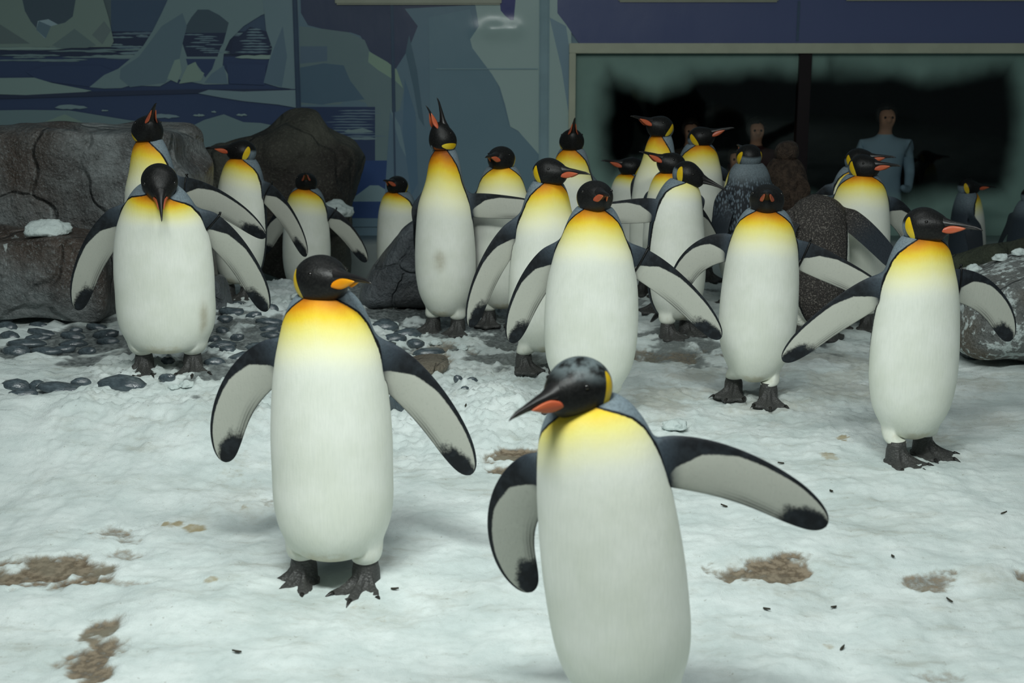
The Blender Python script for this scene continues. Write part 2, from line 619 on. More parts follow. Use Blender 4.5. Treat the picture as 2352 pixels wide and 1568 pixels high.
g = on_ground(1550, 988)
snow_lump((g.x, g.y, ground_z(g.x, g.y) + .016), .047, 'round snow lump on open ground between two walking penguins', 1)
def top_of(o, x, y):
    hit, loc, nrm, i = o.ray_cast(Vector((x, y, 3)), Vector((0, 0, -1)))
    return loc.z if hit else ground_z(x, y)


OB = bpy.data.objects
for nm, px, Y, s_, lb, seed, gp, fl in (
        ('rock_ledge', 118, 6.60, .10, 'heap of snow lying on the low rock ledge', 2, None, .62),
        ('frosted_rock', 2240, 6.45, .036, 'small snow lump resting on top of the frosted boulder', 4, 'snow lumps on the frosted boulder', .8),
        ('frosted_rock', 2298, 6.45, .036, 'small snow lump resting on top of the frosted boulder', 5, 'snow lumps on the frosted boulder', .8),
        ('frosted_rock', 2338, 6.45, .032, 'small snow lump resting on top of the frosted boulder', 6, 'snow lumps on the frosted boulder', .8)):
    x_ = at_depth(px, 600, Y).x
    snow_lump((x_, Y, top_of(OB[nm], x_, Y) + s_ * .14), s_, lb, seed, gp, fl)
snow_lump(at_depth(765, 492, 9.5), .14, 'snow drift at the foot of the dark rock mound', 7, flat=.6)
for k, (px, py, s) in enumerate([(428, 890, .03), (400, 897, .022), (640, 872, .03), (690, 690, .05), (655, 700, .03), (905, 742, .026), (1000, 790, .03), (1062, 800, .028), (75, 700, .03), (100, 690, .026)]):
    g = on_ground(px, py)
    snow_lump((g.x, g.y, ground_z(g.x, g.y) + s * .2), s, 'loose clump of snow at the edge of the dark pebbles', 10 + k, 'snow clumps around the pebbles')

# moulted feathers
M_FEA = plain('moulted_feather', lin(62, 60, 52), .8, .1)
for k, (px, py) in enumerate([(1624, 1025), (1793, 1076), (1909, 1137), (2305, 1188), (2181, 1378), (1915, 1391), (1761, 1405), (1935, 1482), (1663, 1165), (1500, 1088), (907, 1358), (1070, 945), (545, 1515), (2050, 1290)]):
    g = on_ground(px, py)
    V = []
    for t in (0, .3, .6, 1):
        w = .0045 * math.sin(PI * min(.97, t * .9 + .08))
        for sx, sz in ((-1, .002), (0, .006), (1, .002)):
            V.append((sx * w, t * .024 - .012, sz + .004 * t))
    F = [(3 * i + j, 3 * i + j + 1, 3 * i + j + 4, 3 * i + j + 3) for i in range(3) for j in range(2)]
    o = link('feather', mesh('feather', V, F), M_FEA)
    o.modifiers.new('thick', 'SOLIDIFY').thickness = .002
    o.location = (g.x, g.y, ground_z(g.x, g.y) + .001)
    o.rotation_euler = (0, 0, k * 1.7)
    tag(o, 'tiny dark moulted feather lying on the snow', 'feather', 'moulted feathers on the snow')

# ================================================================== back wall with its mural
WY = 11.5
KW = 4.7


def mc(r, g, b):
    return tuple(min(.95, c * KW) for c in lin(r, g, b))


def wp(px, py):
    q = at_depth(px, py, WY)
    return q.x, q.z


GLINT_BUMP = at_depth(1145, 68, WY)      # centre of a bump added to the sheet to make a glossy highlight


def wall_material():
    n = NT('mural_paint', .28, .45)
    n.color(n.attr('paint').outputs['Color'])
    co = n.coord()
    k = n.noise(n.mapping(co, (1, 1, .35)), 14, 3)
    xx, yy, zz = n.sep(co)
    ez = (zz - GLINT_BUMP[2]) / .065
    ex = (xx - GLINT_BUMP[0]) / .20
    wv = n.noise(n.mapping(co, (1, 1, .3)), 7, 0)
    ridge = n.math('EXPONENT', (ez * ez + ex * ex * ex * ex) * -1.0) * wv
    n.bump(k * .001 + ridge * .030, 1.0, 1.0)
    n.rough(n.mix(n.noise(co, 3, 3), (.16, .16, .16), (.32, .32, .32)))
    return n.m


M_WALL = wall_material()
wx0, wz1 = wp(1322, 122)
wx1, wz0 = wp(2440, 550)


def paint_attr(me, cols):
    at = me.attributes.new('paint', 'FLOAT_COLOR', 'CORNER')
    flat = []
    for p, c in zip(me.polygons, cols):
        flat += [*c, 1] * p.loop_total
    at.data.foreach_set('color', flat)


V, F = [], []
BASE = mc(58, 72, 80)
for (a, b, c_, d) in ((-6, wx0, -.5, 3.4), (wx1, 6, -.5, 3.4), (wx0, wx1, wz1, 3.4), (wx0, wx1, -.5, wz0)):
    k = len(V)
    for y in (WY, WY + .12):
        V += [(a, y, c_), (b, y, c_), (b, y, d), (a, y, d)]
    F += [tuple(k + q for q in f) for f in ((0, 1, 2, 3), (5, 4, 7, 6), (0, 4, 5, 1), (3, 2, 6, 7), (1, 5, 6, 2), (0, 3, 7, 4))]
me = mesh('wall_back', V, F)
paint_attr(me, [BASE] * len(F))
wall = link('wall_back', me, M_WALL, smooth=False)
tag(wall, kind='structure')

SHAPES = []          # (colour, pixel outline), painted one over the other


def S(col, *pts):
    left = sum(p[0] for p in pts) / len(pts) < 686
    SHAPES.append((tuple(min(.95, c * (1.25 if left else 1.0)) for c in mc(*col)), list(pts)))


def floe(col, x, y, w, h, seed=0):
    r = random.Random(seed + int(x * 3 + y * 7))
    top, bot = [], []
    for k in range(9):
        t = -1 + k / 4
        e = max(0, 1 - t * t) ** .5
        top.append((x + t * w, y - e * h * r.uniform(.5, 1.1)))
        bot.append((x + t * w, y + e * h * r.uniform(.2, .6)))
    S(col, *(top + bot[::-1][1:-1]))


PALE, PALE2, ICE, ICE2, NAVY, NAVY2, DIM = (74, 86, 82), (66, 78, 78), (60, 72, 78), (50, 62, 68), (29, 37, 54), (25, 30, 42), (44, 54, 58)
# left-hand mural: sky, sea
S((46, 54, 56), (-300, -20), (686, -20), (686, 80), (-300, 80))
S((36, 46, 58), (255, 0), (640, 0), (640, 76), (255, 76))
S(NAVY2, (-300, 72), (686, 72), (686, 150), (-300, 150))
S(NAVY, (-300, 130), (686, 130), (686, 305), (-300, 305))
rr_ = random.Random(11)
for k in range(46):
    y = 74 + (k / 45) ** 1.3 * 62
    floe((62, 74, 78) if k % 3 else (50, 60, 68), rr_.uniform(260, 680), y, rr_.uniform(14, 60), 1.5 + y * .018, k)
for k in range(22):
    floe((60, 72, 74), rr_.uniform(0, 300), rr_.uniform(108, 142), rr_.uniform(20, 80), 3, k)
floe(PALE, 60, 112, 90, 5); floe(PALE2, 330, 130, 120, 5); floe(PALE2, 470, 122, 60, 5); floe(PALE, 600, 132, 60, 8)
floe(PALE2, 200, 158, 45, 5); floe((62, 74, 76), 115, 140, 22, 4)
S(NAVY, (60, 165), (110, 150), (230, 150), (280, 170), (215, 200), (90, 185))
# left iceberg
S((66, 76, 72), (-300, -20), (232, -20), (250, 40), (262, 95), (255, 108), (-300, 108))
S((38, 46, 52), (48, -20), (178, -20), (168, 38), (150, 52), (134, 56), (112, 44), (96, 48), (86, 66), (72, 50), (58, 25))
S((80, 92, 96), (88, 48), (112, 44), (134, 56), (118, 60), (104, 88), (84, 68))
S((52, 64, 70), (84, 68), (90, 48), (118, 60), (106, 88))
S((56, 66, 66), (120, 104), (172, 66), (222, 104), (200, 110), (140, 110))
S((58, 66, 66), (212, 80), (240, 48), (256, 70), (236, 102))
S((54, 62, 62), (-300, 40), (0, 55), (70, 100), (-300, 104))
# arch iceberg
S((62, 74, 76), (395, -20), (372, 30), (352, 70), (330, 105), (300, 135), (272, 158), (240, 172), (206, 200), (240, 203), (280, 202), (300, 196), (368, 198), (400, 180), (470, 194), (525, 193), (524, 170), (512, 150), (515, 120), (528, 92), (560, 60),
  (600, 35), (640, 20), (640, -20))
S((37, 46, 52), (440, 40), (455, 22), (480, 22), (505, 35), (526, 52), (520, 76), (418, 76), (428, 60))
S(NAVY2, (418, 76), (520, 75), (514, 98), (506, 112), (500, 130), (430, 130), (420, 100))
for k in range(10):
    floe((56, 68, 74), 470 + rr_.uniform(-25, 25), 80 + k * 4.5, 24, 2.4, k)
S(NAVY, (428, 135), (496, 135), (488, 158), (472, 178), (462, 160), (448, 142), (432, 150))
S((52, 64, 70), (372, 60), (420, 30), (430, 60), (420, 100), (412, 140), (380, 190), (300, 200), (276, 180), (278, 158), (320, 130))
S((70, 82, 78), (385, 180), (402, 138), (414, 135), (418, 165), (408, 190))
S((70, 82, 76), (412, 192), (432, 150), (450, 142), (458, 160), (470, 168), (462, 185))
S((52, 64, 72), (470, 190), (486, 170), (515, 150), (524, 192))
S(NAVY2, (535, 95), (575, 62), (612, 72), (622, 100), (615, 125), (530, 125))
for k in range(9):
    floe((58, 70, 76), 580 + rr_.uniform(-12, 12), 68 + k * 6.5, 16 + 4 * k * .7, 3, k)
S(NAVY, (520, 145), (612, 148), (608, 195), (528, 192))
# right-hand iceberg of the left mural
S((60, 72, 76), (600, -20), (686, -20), (686, 206), (640, 200), (606, 190), (616, 150), (626, 110), (612, 70), (608, 30))
S((50, 62, 70), (630, 110), (650, 60), (660, 130), (648, 200), (606, 190), (616, 150))
# nearer floes
S((70, 82, 80), (-300, 182), (80, 178), (120, 190), (212, 208), (170, 216), (60, 218), (-300, 208))
S(NAVY2, (-300, 215), (60, 218), (212, 210), (440, 205), (686, 204), (686, 212), (500, 216), (460, 214), (-300, 235))
S((62, 74, 78), (456, 214), (480, 206), (560, 210), (686, 206), (686, 248), (640, 240), (560, 232), (510, 224))
floe((66, 78, 80), 165, 247, 38, 7); floe((70, 82, 82), 242, 254, 8, 3); floe((70, 82, 82), 458, 265, 14, 4); floe((70, 82, 82), 556, 264, 13, 4); floe((64, 76, 80), 380, 268, 34, 7); floe((70, 82, 82), 492, 257, 6, 3)
S((58, 70, 72), (-300, 258), (60, 252), (160, 253), (300, 276), (440, 290), (470, 275), (515, 262), (560, 280), (600, 282), (640, 290), (686, 296), (686, 420), (-300, 420))
S((66, 78, 72), (90, 285), (150, 262), (200, 285), (215, 300), (90, 300))
# right-hand mural: big blue iceberg
S((56, 70, 78), (686, -20), (1312, -20), (1312, 520), (686, 520))
S((36, 41, 54), (690, -20), (1160, -20), (1160, 8), (1000, 16), (930, 20), (960, 60), (940, 110), (908, 160), (880, 140), (850, 118), (828, 82), (805, 74), (780, 76), (740, 66), (708, 58), (692, 30))
S((60, 72, 74), (688, 60), (740, 66), (800, 74), (838, 92), (850, 120), (912, 160), (928, 205), (920, 245), (900, 300), (900, 500), (860, 500), (855, 260), (840, 235), (800, 225), (780, 240), (690, 240))
S((46, 60, 70), (690, 155), (745, 145), (790, 150), (805, 185), (838, 228), (770, 235), (740, 240), (690, 235))
S((76, 90, 80), (848, 118), (890, 142), (912, 160), (926, 202), (908, 185), (868, 160), (846, 142))
S((52, 64, 74), (690, 106), (752, 106), (752, 140), (690, 146))
S(NAVY, (688, 245), (862, 245), (862, 500), (688, 500))
for k in range(10):
    floe((58, 70, 78), 800 + rr_.uniform(-30, 40), 254 + k * 6.5, 50, 2.6, k)
floe((68, 80, 82), 825, 302, 34, 8); floe((64, 76, 80), 830, 318, 40, 5)
S((27, 40, 66), (780, 368), (896, 368), (896, 500), (780, 500))
S((70, 84, 88), (800, 462), (850, 425), (870, 425), (895, 440), (895, 462))
S((54, 68, 78), (896, 260), (932, 250), (950, 330), (962, 420), (955, 520), (880, 520))
S((44, 58, 66), (940, 80), (958, 160), (975, 290), (962, 270), (950, 200), (932, 120))
S((64, 78, 84), (895, 245), (920, 290), (935, 365), (918, 330))
S((58, 73, 80), (985, 40), (1080, 20), (1100, 120), (1135, 170), (1150, 220), (1170, 290), (1200, 310), (1245, 360), (1245, 520), (985, 520), (990, 400))
S((48, 64, 76), (930, 180), (955, 260), (960, 420), (945, 450), (925, 300))
S((86, 98, 96), (1085, 110), (1080, 90), (1100, 60), (1090, 0), (1312, -20), (1312, 520), (1250, 520), (1245, 362), (1190, 300), (1172, 290), (1160, 240), (1148, 200), (1130, 170))
S((26, 30, 62), (1146, -20), (1186, -20), (1180, 46), (1172, 46), (1160, 36), (1150, 24))
S((66, 80, 88), (1262, 40), (1300, 60), (1312, 140), (1312, 300), (1290, 160))
# violet band over the viewing window
S((42, 47, 68), (1280, -20), (2700, -20), (2700, 99), (1330, 99), (1316, 80), (1300, 56), (1280, 30))
V, F, cols = [], [], []
from mathutils.geometry import tessellate_polygon
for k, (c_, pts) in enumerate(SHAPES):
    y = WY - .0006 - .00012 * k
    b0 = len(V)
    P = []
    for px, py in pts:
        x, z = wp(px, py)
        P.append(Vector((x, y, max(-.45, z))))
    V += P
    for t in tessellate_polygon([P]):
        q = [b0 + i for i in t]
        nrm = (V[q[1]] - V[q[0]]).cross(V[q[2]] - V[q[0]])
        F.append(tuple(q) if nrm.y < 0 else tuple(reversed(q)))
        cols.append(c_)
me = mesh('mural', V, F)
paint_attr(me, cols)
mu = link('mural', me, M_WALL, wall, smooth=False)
mu['label'] = 'painted mural of icebergs and floes on a dark blue sea'

M_TRIM = plain('beige_trim', mc(84, 86, 76), .35, .4, .06, 6)
M_STRIP = plain('glossy_joint_strip', mc(72, 86, 90), .12, .6, .06, 6)
M_SEAM = plain('dark_joint', mc(34, 44, 56), .2, .6, .06, 6)


def wall_bar(n, px0, py0, px1, py1, depth, mat):
    a, b = at_depth(px0, py0, WY), at_depth(px1, py1, WY)
    o = link('trim_%d' % n, box_mesh('trim', min(a.x, b.x), max(a.x, b.x), WY - depth, WY + .002, min(a.z, b.z), max(a.z, b.z), min(.012, depth * .3)), mat, smooth=False)
    tag(o, kind='structure')
    return o


wall_bar(1, 683, -30, 690, 520, .03, M_SEAM)
wall_bar(2, 1239, -30, 1259, 520, .045, M_STRIP)
wall_bar(3, 904, -30, 906, 520, .026, M_SEAM)
wall_bar(4, 770, -30, 1152, 11, .05, M_TRIM)
wall_bar(5, 1420, -30, 1786, 5, .05, M_TRIM)
wall_bar(6, 1940, -30, 2600, 2, .05, M_TRIM)
wall_bar(7, 1000, 157, 1238, 159, .026, M_STRIP)
wall_bar(8, 1829, 0, 1835, 96, .026, M_SEAM)

# kerb along the foot of the wall
kb = link('trim_9', box_mesh('kerb', -6, 6, 10.85, WY - .03, -.6, -.2, .03), plain('iced_kerb', lin(150, 160, 158), .4, .4, .15, 4, .3))
tag(kb, kind='structure')

# ------------------------------------------------------------------ viewing window
win = empty('window_1', ((wx0 + wx1) / 2, WY, wz0))
tag(win, kind='structure')


def part_box(name, x0, x1, y0, y1, z0, z1, mat, parent, bev=.004):
    o = link(name, box_mesh(name, x0, x1, y0, y1, z0, z1, bev), mat, None, smooth=False)
    o.parent = parent
    o.matrix_parent_inverse = Matrix.Translation(-parent.location)
    return o


fw = .052
M_FRAME = plain('window_frame_paint', mc(92, 94, 82), .35, .4, .06, 6)
part_box('frame_rail', wx0 - fw, wx1 + fw, WY - .06, WY + .10, wz1, wz1 + .078, M_FRAME, win)
part_box('frame_rail', wx0 - fw, wx1 + fw, WY - .06, WY + .10, wz0 - .05, wz0, M_FRAME, win)
part_box('frame_stile', wx0 - fw, wx0, WY - .06, WY + .10, wz0, wz1, M_FRAME, win)
part_box('frame_stile', wx1, wx1 + fw, WY - .06, WY + .10, wz0, wz1, M_FRAME, win)
mx0, mx1 = wp(1829, 300)[0], wp(1857, 300)[0]
part_box('mullion', mx0, mx1, WY - .01, WY + .10, wz0, wz1, plain('mullion_dark_red', lin(24, 12, 16), .4, .3), win)

CLEAR = [(1398, 160), (1440, 178), (1510, 200), (1560, 188), (1592, 162), (1700, 158), (1830, 156), (1898, 152), (1905, 136), (1920, 152), (2060, 156), (2110, 182), (2200, 168), (2330, 136), (2344, 200), (2344, 300), (2326, 400),
         (2316, 450), (2150, 452), (2080, 470), (1800, 470), (1650, 430), (1470, 395), (1400, 420), (1380, 380), (1368, 290), (1375, 200)]


def poly_sd(px, py, poly):
    inside = np.zeros(px.shape, bool)
    d = np.full(px.shape, 1e9)
    for (x0, y0), (x1, y1) in zip(poly, poly[1:] + poly[:1]):
        ex, ey = x1 - x0, y1 - y0
        t = np.clip(((px - x0) * ex + (py - y0) * ey) / (ex * ex + ey * ey), 0, 1)
        d = np.minimum(d, np.hypot(px - x0 - t * ex, py - y0 - t * ey))
        cond = ((y0 > py) != (y1 > py))
        with np.errstate(divide='ignore', invalid='ignore'):
            xi = x0 + (py - y0) / (y1 - y0 if y1 != y0 else 1e-9) * ex
        inside ^= cond & (px < xi)
    return np.where(inside, d, -d)


def glass_material():
    n = NT('frosted_glass', .05, .5)
    f = X(n, n.attr('frost').outputs['Fac'])
    co = n.coord()
    k = n.noise(n.mapping(co, (1, 1, .5)), 5, 4)
    f = n.step(.0, 1.0, f + (k - .5) * .18)
    n.color(n.mix(k, lin(152, 186, 174), lin(122, 154, 145)))
    n.b.inputs['Roughness'].default_value = .6
    out = n.t.nodes['Material Output']
    tr = n.new('ShaderNodeBsdfTransparent')
    tr.inputs[0].default_value = (.88, .94, .92, 1)
    gl = n.new('ShaderNodeBsdfGlossy')
    gl.inputs['Roughness'].default_value = .04
    gl.inputs[0].default_value = (.8, .9, .88, 1)
    fr = n.new('ShaderNodeFresnel')
    fr.inputs[0].default_value = 1.45
    m1, m2 = n.new('ShaderNodeMixShader'), n.new('ShaderNodeMixShader')
    n.link(fr.outputs[0], m1.inputs[0])
    n.link(tr.outputs[0], m1.inputs[1])
    n.link(gl.outputs[0], m1.inputs[2])
    n.put(m2.inputs[0], f * .85)
    n.link(m1.outputs[0], m2.inputs[1])
    n.link(n.b.outputs[0], m2.inputs[2])
    n.link(m2.outputs[0], out.inputs[0])
    return n.m


M_GLASS = glass_material()


def pane(x0, x1):
    nxp, nzp = 110, 90
    gx, gz = np.meshgrid(np.linspace(x0, x1, nxp), np.linspace(wz0, wz1, nzp))
    cp, sp = math.cos(PITCH), math.sin(PITCH)
    yy = WY + .04
    dc = yy * cp - (gz - CAM_H) * sp
    px = 1176 + FPX * gx / dc
    py = 784 - FPX * (yy * sp + (gz - CAM_H) * cp) / dc
    sd = poly_sd(px, py, CLEAR) + 10 * fbm(gx * 3, gz * 3, 3)
    frost = 1 - np.clip((sd + 24) / 66, 0, 1)
    low = np.clip((py - 440) / 60, 0, 1) * .75                       # rime along the sill
    frost = np.maximum(frost, low)
    co = np.stack([gx, np.full_like(gx, yy), gz], -1).reshape(-1, 3)
    ii = np.arange(nxp * nzp).reshape(nzp, nxp)
    q = np.stack([ii[:-1, :-1], ii[:-1, 1:], ii[1:, 1:], ii[1:, :-1]], -1).reshape(-1, 4)
    me = mesh('pane', co.tolist(), q.tolist())
    at = me.attributes.new('frost', 'FLOAT', 'POINT')
    at.data.foreach_set('value', frost.astype(np.float32).ravel())
    o = link('pane', me, M_GLASS)
    o.parent = win
    o.matrix_parent_inverse = Matrix.Translation(-win.location)
    o['label'] = 'misted glass pane with pale green frost at its edges'


pane(wx0, mx0)
pane(mx1, wx1)

# dark room of the visitors behind the window
M_DARK = plain('dark_room', (.012, .012, .014), .9, .1)
M_DARKF = plain('dark_room_floor', (.03, .03, .03), .8, .1)
for nm, b in (('wall_viewing_room_back', (-1.2, 6.4, 15.0, 15.1, -.95, 2.6)), ('wall_viewing_room_left', (-1.3, -1.2, WY + .14, 15.1, -.95, 2.6)), ('wall_viewing_room_right', (6.4, 6.5, WY + .14, 15.1, -.95, 2.6)),
              ('floor_viewing_room', (-1.3, 6.5, WY + .14, 15.1, -1.0, -.9)), ('ceiling_viewing_room', (-1.3, 6.5, WY + .14, 15.1, 2.6, 2.7))):
    tag(link(nm, box_mesh(nm, *b), M_DARKF if 'floor' in nm else M_DARK, smooth=False), kind='structure')


def person(x, y, height, label, jacket, trousers, hair, z0=-.9, turn=0):
    root = empty('person', (x, y, z0), R(turn))
    tag(root, label, 'person')
    s = height / 1.7
    pts = [(0, 0, .92, .13), (0, .0, 1.12, .13), (0, 0, 1.32, .15), (0, -.005, 1.44, .07), (0, -.015, 1.51, .052), (0, -.03, 1.58, .085), (0, -.03, 1.64, .085), (0, -.02, 1.69, .05)]
    ed = [(k, k + 1) for k in range(7)]
    for sx in (-1, 1):
        b = len(pts)
        pts += [(sx * .19, 0, 1.37, .065), (sx * .25, .02, 1.12, .05), (sx * .20, -.14, .98, .038), (sx * .14, -.20, 1.0, .034), (sx * .12, -.235, 1.02, .022)]
        ed += [(2, b), (b, b + 1), (b + 1, b + 2), (b + 2, b + 3), (b + 3, b + 4)]
        b = len(pts)
        pts += [(sx * .10, 0, .82, .10), (sx * .11, -.02, .48, .065), (sx * .11, .01, .09, .045), (sx * .12, -.12, .05, .04)]
        ed += [(0, b), (b, b + 1), (b + 1, b + 2), (b + 2, b + 3)]
    b = len(pts)
    pts += [(0, -.135, 1.60, .016)]
    ed += [(5, b)]
    me = bpy.data.meshes.new('body')
    me.from_pydata([(p_[0] * s, p_[1] * s, p_[2] * s) for p_ in pts], ed, [])
    o = bpy.data.objects.new('body', me)
    C.objects.link(o)
    o.parent = root
    sk = o.modifiers.new('skin', 'SKIN')
    sk.use_smooth_shade = True
    for k, p_ in enumerate(pts):
        me.skin_vertices[0].data[k].radius = (p_[3] * s, p_[3] * s)
    me.skin_vertices[0].data[0].use_root = True
    subsurf(o, 2)
    n = NT('visitor_clothes', .8, .1)
    xx, yy, zz = n.sep(n.coord())
    c_ = n.mix(n.step(.90 * s, .92 * s, zz + (yy * -.9).max(0)), trousers, jacket)
    c_ = n.mix(n.step(1.455 * s, 1.47 * s, zz), c_, lin(190, 140, 116))
    n.color(c_)
    me.materials.append(n.m)
    bm = bmesh.new()
    bmesh.ops.create_icosphere(bm, subdivisions=3, radius=.1)
    for v in bm.verts:
        if v.co.y < -.02 and v.co.z < .045:
            v.co.y = -.02 + (v.co.y + .02) * .15
        v.co.z *= 1.12
    h = link('hair', bm_mesh('hair', bm), plain('visitor_hair', hair, .6, .3), root)
    h.location = (0, -.012 * s, 1.635 * s)
    h.scale = (s, s, s)
    for sx in (-1, 1):
        e = link('eye', ME_EYE_P, None, root)
        e.location = (sx * .032 * s, -.108 * s, 1.615 * s)
    return root


_bm = bmesh.new()
bmesh.ops.create_uvsphere(_bm, u_segments=8, v_segments=6, radius=.011)
ME_EYE_P = bm_mesh('eye', _bm)
ME_EYE_P.materials.append(plain('visitor_eye', lin(30, 24, 20), .2, .5))
px_ = lambda px, y: at_depth(px, 350, y).x
person(px_(2030, 12.5), 12.5, 1.66, 'visitor in a pale blue grey jacket behind the misted window', lin(150, 172, 190), lin(30, 32, 40), lin(24, 18, 16))
person(px_(1690, 12.3), 12.3, 1.30, 'child visitor in a pink top behind the misted window', lin(206, 110, 140), lin(40, 40, 52), lin(28, 20, 16))
person(px_(1735, 12.75), 12.75, 1.52, 'visitor in a dark red jumper standing behind the pink child', lin(66, 34, 36), lin(28, 28, 34), lin(24, 18, 16))
person(px_(1585, 12.9), 12.9, 1.50, 'visitor in a dark brown coat behind the misted window', lin(60, 52, 46), lin(28, 28, 34), lin(34, 24, 18))

# ================================================================== penguins
def penguin_material(name, style='adult'):
    n = NT(name, 0.55, 0.25)
    co = n.coord()
    h, th, kind = n.sep(n.attr('bp').outputs['Vector'])
    ft, fc, fs = n.sep(n.attr('fp').outputs['Vector'])
    hx, hy, hz = n.sep(n.attr('hd').outputs['Vector'])
    hood = X(n, n.attr('hood').outputs['Fac'])
    fine = n.noise(co, 160, 2)
    med = n.noise(co, 38, 4)
    rag = (fine - 0.5) * 0.05 + (med - 0.5) * 0.05
    big = n.noise(co, 7, 3)
    streak = n.noise(n.mapping(co, (1, 1, 0.09)), 190, 3)
    # back: slate grey, paler on the neck
    backc = n.mix(n.step(0.62, 0.76, h), lin(58, 67, 76), lin(120, 134, 142))
    if style == 'spotted':
        sp = n.voronoi(n.mapping(co, (1, 1, 0.4)), 105)
        backc = n.mix(n.step(0.2, 0.6, sp), lin(104, 118, 128), lin(28, 33, 38))
        backc = n.mix(n.step(0.66, 0.76, h), backc, lin(110, 122, 128))
    elif style == 'moult':
        sp = n.noise(co, 150, 3)
        backc = n.mix(n.step(0.5, 0.68, sp), lin(58, 54, 51), lin(128, 122, 115))
    backc = n.mix(n.step(0.35, 0.75, fine) * 0.35, backc, lin(30, 35, 40))
    # belly
    white = n.mix(n.step(0.35, 0.7, big), lin(226, 229, 216), lin(236, 238, 228))
    white = n.mix(n.step(0.3, 0.8, streak) * 0.16, white, lin(190, 196, 188))
    smu = X(n, n.attr('smudge').outputs['Fac'])
    white = n.mix(n.step(0.1, 1.0, smu * (med + 0.5)) * 0.55, white, lin(150, 138, 108))
    # soiled feathers low on the belly
    dirt = n.step(0.145, 0.11, h + (med - 0.5) * 0.06) * n.step(0.24, 0.08, th)
    white = n.mix(dirt * 0.45, white, lin(176, 160, 118))
    tint = n.sep(n.attr('tint').outputs['Vector'])
    hh = h + (med - 0.5) * 0.012 + th * 0.05 - 0.012 + tint[0]
    yel = n.ramp(hh, [(0.0, lin(232, 234, 224)), (0.60, lin(234, 236, 222)), (0.665, lin(240, 238, 198)), (0.712, lin(240, 230, 140)),
                      (0.745, lin(236, 204, 56)), (0.770, lin(218, 146, 12)), (0.793, lin(160, 82, 6)), (0.85, lin(90, 40, 6))])
    front = n.mix(n.step(0.58, 0.67, hh), white, yel)
    tw = n.ramp(h, [(0.0, 0.60), (0.40, 0.58), (0.53, 0.535), (0.60, 0.50), (0.68, 0.46), (0.72, 0.43), (0.75, 0.37), (0.775, 0.27), (0.80, 0.14)])
    edge = th + rag * 0.35 - tw - {'moult': 0.09, 'spotted': 0.05}.get(style, 0.0)
    body = n.mix(n.step(-0.006, 0.006, edge), front, lin(17, 19, 22))
    body = n.mix(n.step(0.028, 0.045, edge), body, backc)
    # flipper (underside pale, black along the leading edge and at the tip)
    dark = n.mix(n.step(0.4, 0.7, med), lin(22, 25, 29), lin(38, 43, 48))
    outer = n.mix(n.step(0.0, 0.5, ft), backc, lin(44, 51, 58))
    fr = (fine - 0.5) * 0.10 + (med - 0.5) * 0.16
    lead = n.ramp(ft, [(0.0, 0.0), (0.10, 0.42), (0.24, 0.72), (0.42, 0.87), (0.7, 0.92), (1.0, 0.92)])
    w1 = n.step(0.02, -0.02, fc * 0.5 + 0.5 - lead + fr * 0.25)
    w2 = n.step(0.05, -0.05, ft - 0.78 - fc * 0.12 + fr * 0.8 + (fc + 0.2).abs() * -0.10)
    w3 = n.step(-0.99, -0.93, fc + fr * 0.1)
    w4 = n.step(0.06, 0.10, ft + fr * 0.2)
    w5 = n.step(0.0, 0.25, fs)
    lines = n.step(0.55, 0.75, n.noise(n.mapping(co, (1, 1, 1)), 120, 1))
    under = n.mix(lines * 0.12 + big * 0.25 , lin(190, 191, 180), lin(146, 148, 139))
    rib = n.math('SINE', fc * 42.0 + ft * 6.0 + med * 3.0) * 0.5 + 0.5
    under = n.mix(n.step(-0.35, -1.0, fc) * n.step(0.25, 0.6, ft) * (rib * 0.5 + 0.3), under, dark)
    flip = n.mix(w1 * w2 * w3 * w4, dark, under)
    flip = n.mix(n.step(0.02, 0.16, ft), backc, flip)
    flip = n.mix(w5, outer, flip)
    col = n.mix(n.step(0.35, 0.65, kind), body, flip)
    # head: black hood, yellow ear patch reaching down towards the throat
    az = n.math('ARCTAN2', hx.abs(), hy * -1.0)
    el = n.math('ARCSINE', hz)
    nape = n.step(1.95, 2.35, az + (fine - 0.5) * 0.1) * n.step(0.30, 0.05, el)
    blk = n.mix(n.step(0.35, 0.8, fine), lin(17, 17, 17), lin(31, 31, 30))
    blk = n.mix(n.step(0.1, 0.7, hz + hy * 0.3) * tint[1] * n.step(0.3, 0.6, med), blk, lin(96, 106, 108))
    hm = n.step(-0.04, 0.04, hood + rag * 0.5) * nape.inv()
    col = n.mix(hm, col, blk)
    a1 = (az - 1.98 + (el - 0.1) * -0.28) / 0.25
    e1 = (el + 0.08) / 0.60
    ear = n.step(0.97, 1.03, (a1 * a1 + e1 * e1) + rag * 2.0).inv()
    ear = ear * n.step(0.2, 0.6, hood)
    earc = n.mix(n.step(0.1, -0.6, el), lin(214, 176, 22), lin(226, 200, 60))
    if style in ('adult', 'spotted'):
        col = n.mix(ear, col, earc)
    if style == 'chick':
        col = n.mix(n.step(0.3, 0.7, med), lin(42, 33, 27), lin(70, 57, 47))
    n.color(col)
    n.rough(n.mix(hm, (0.62, 0.62, 0.62), (0.42, 0.42, 0.42)))
    if style in ('chick', 'moult'):
        n.bump(n.noise(co, 120, 4), 0.9, 0.012)
    else:
        n.bump(streak * 0.7 + fine * 0.3 + hm * med * 1.5, 0.25, 0.004)
    return n.m


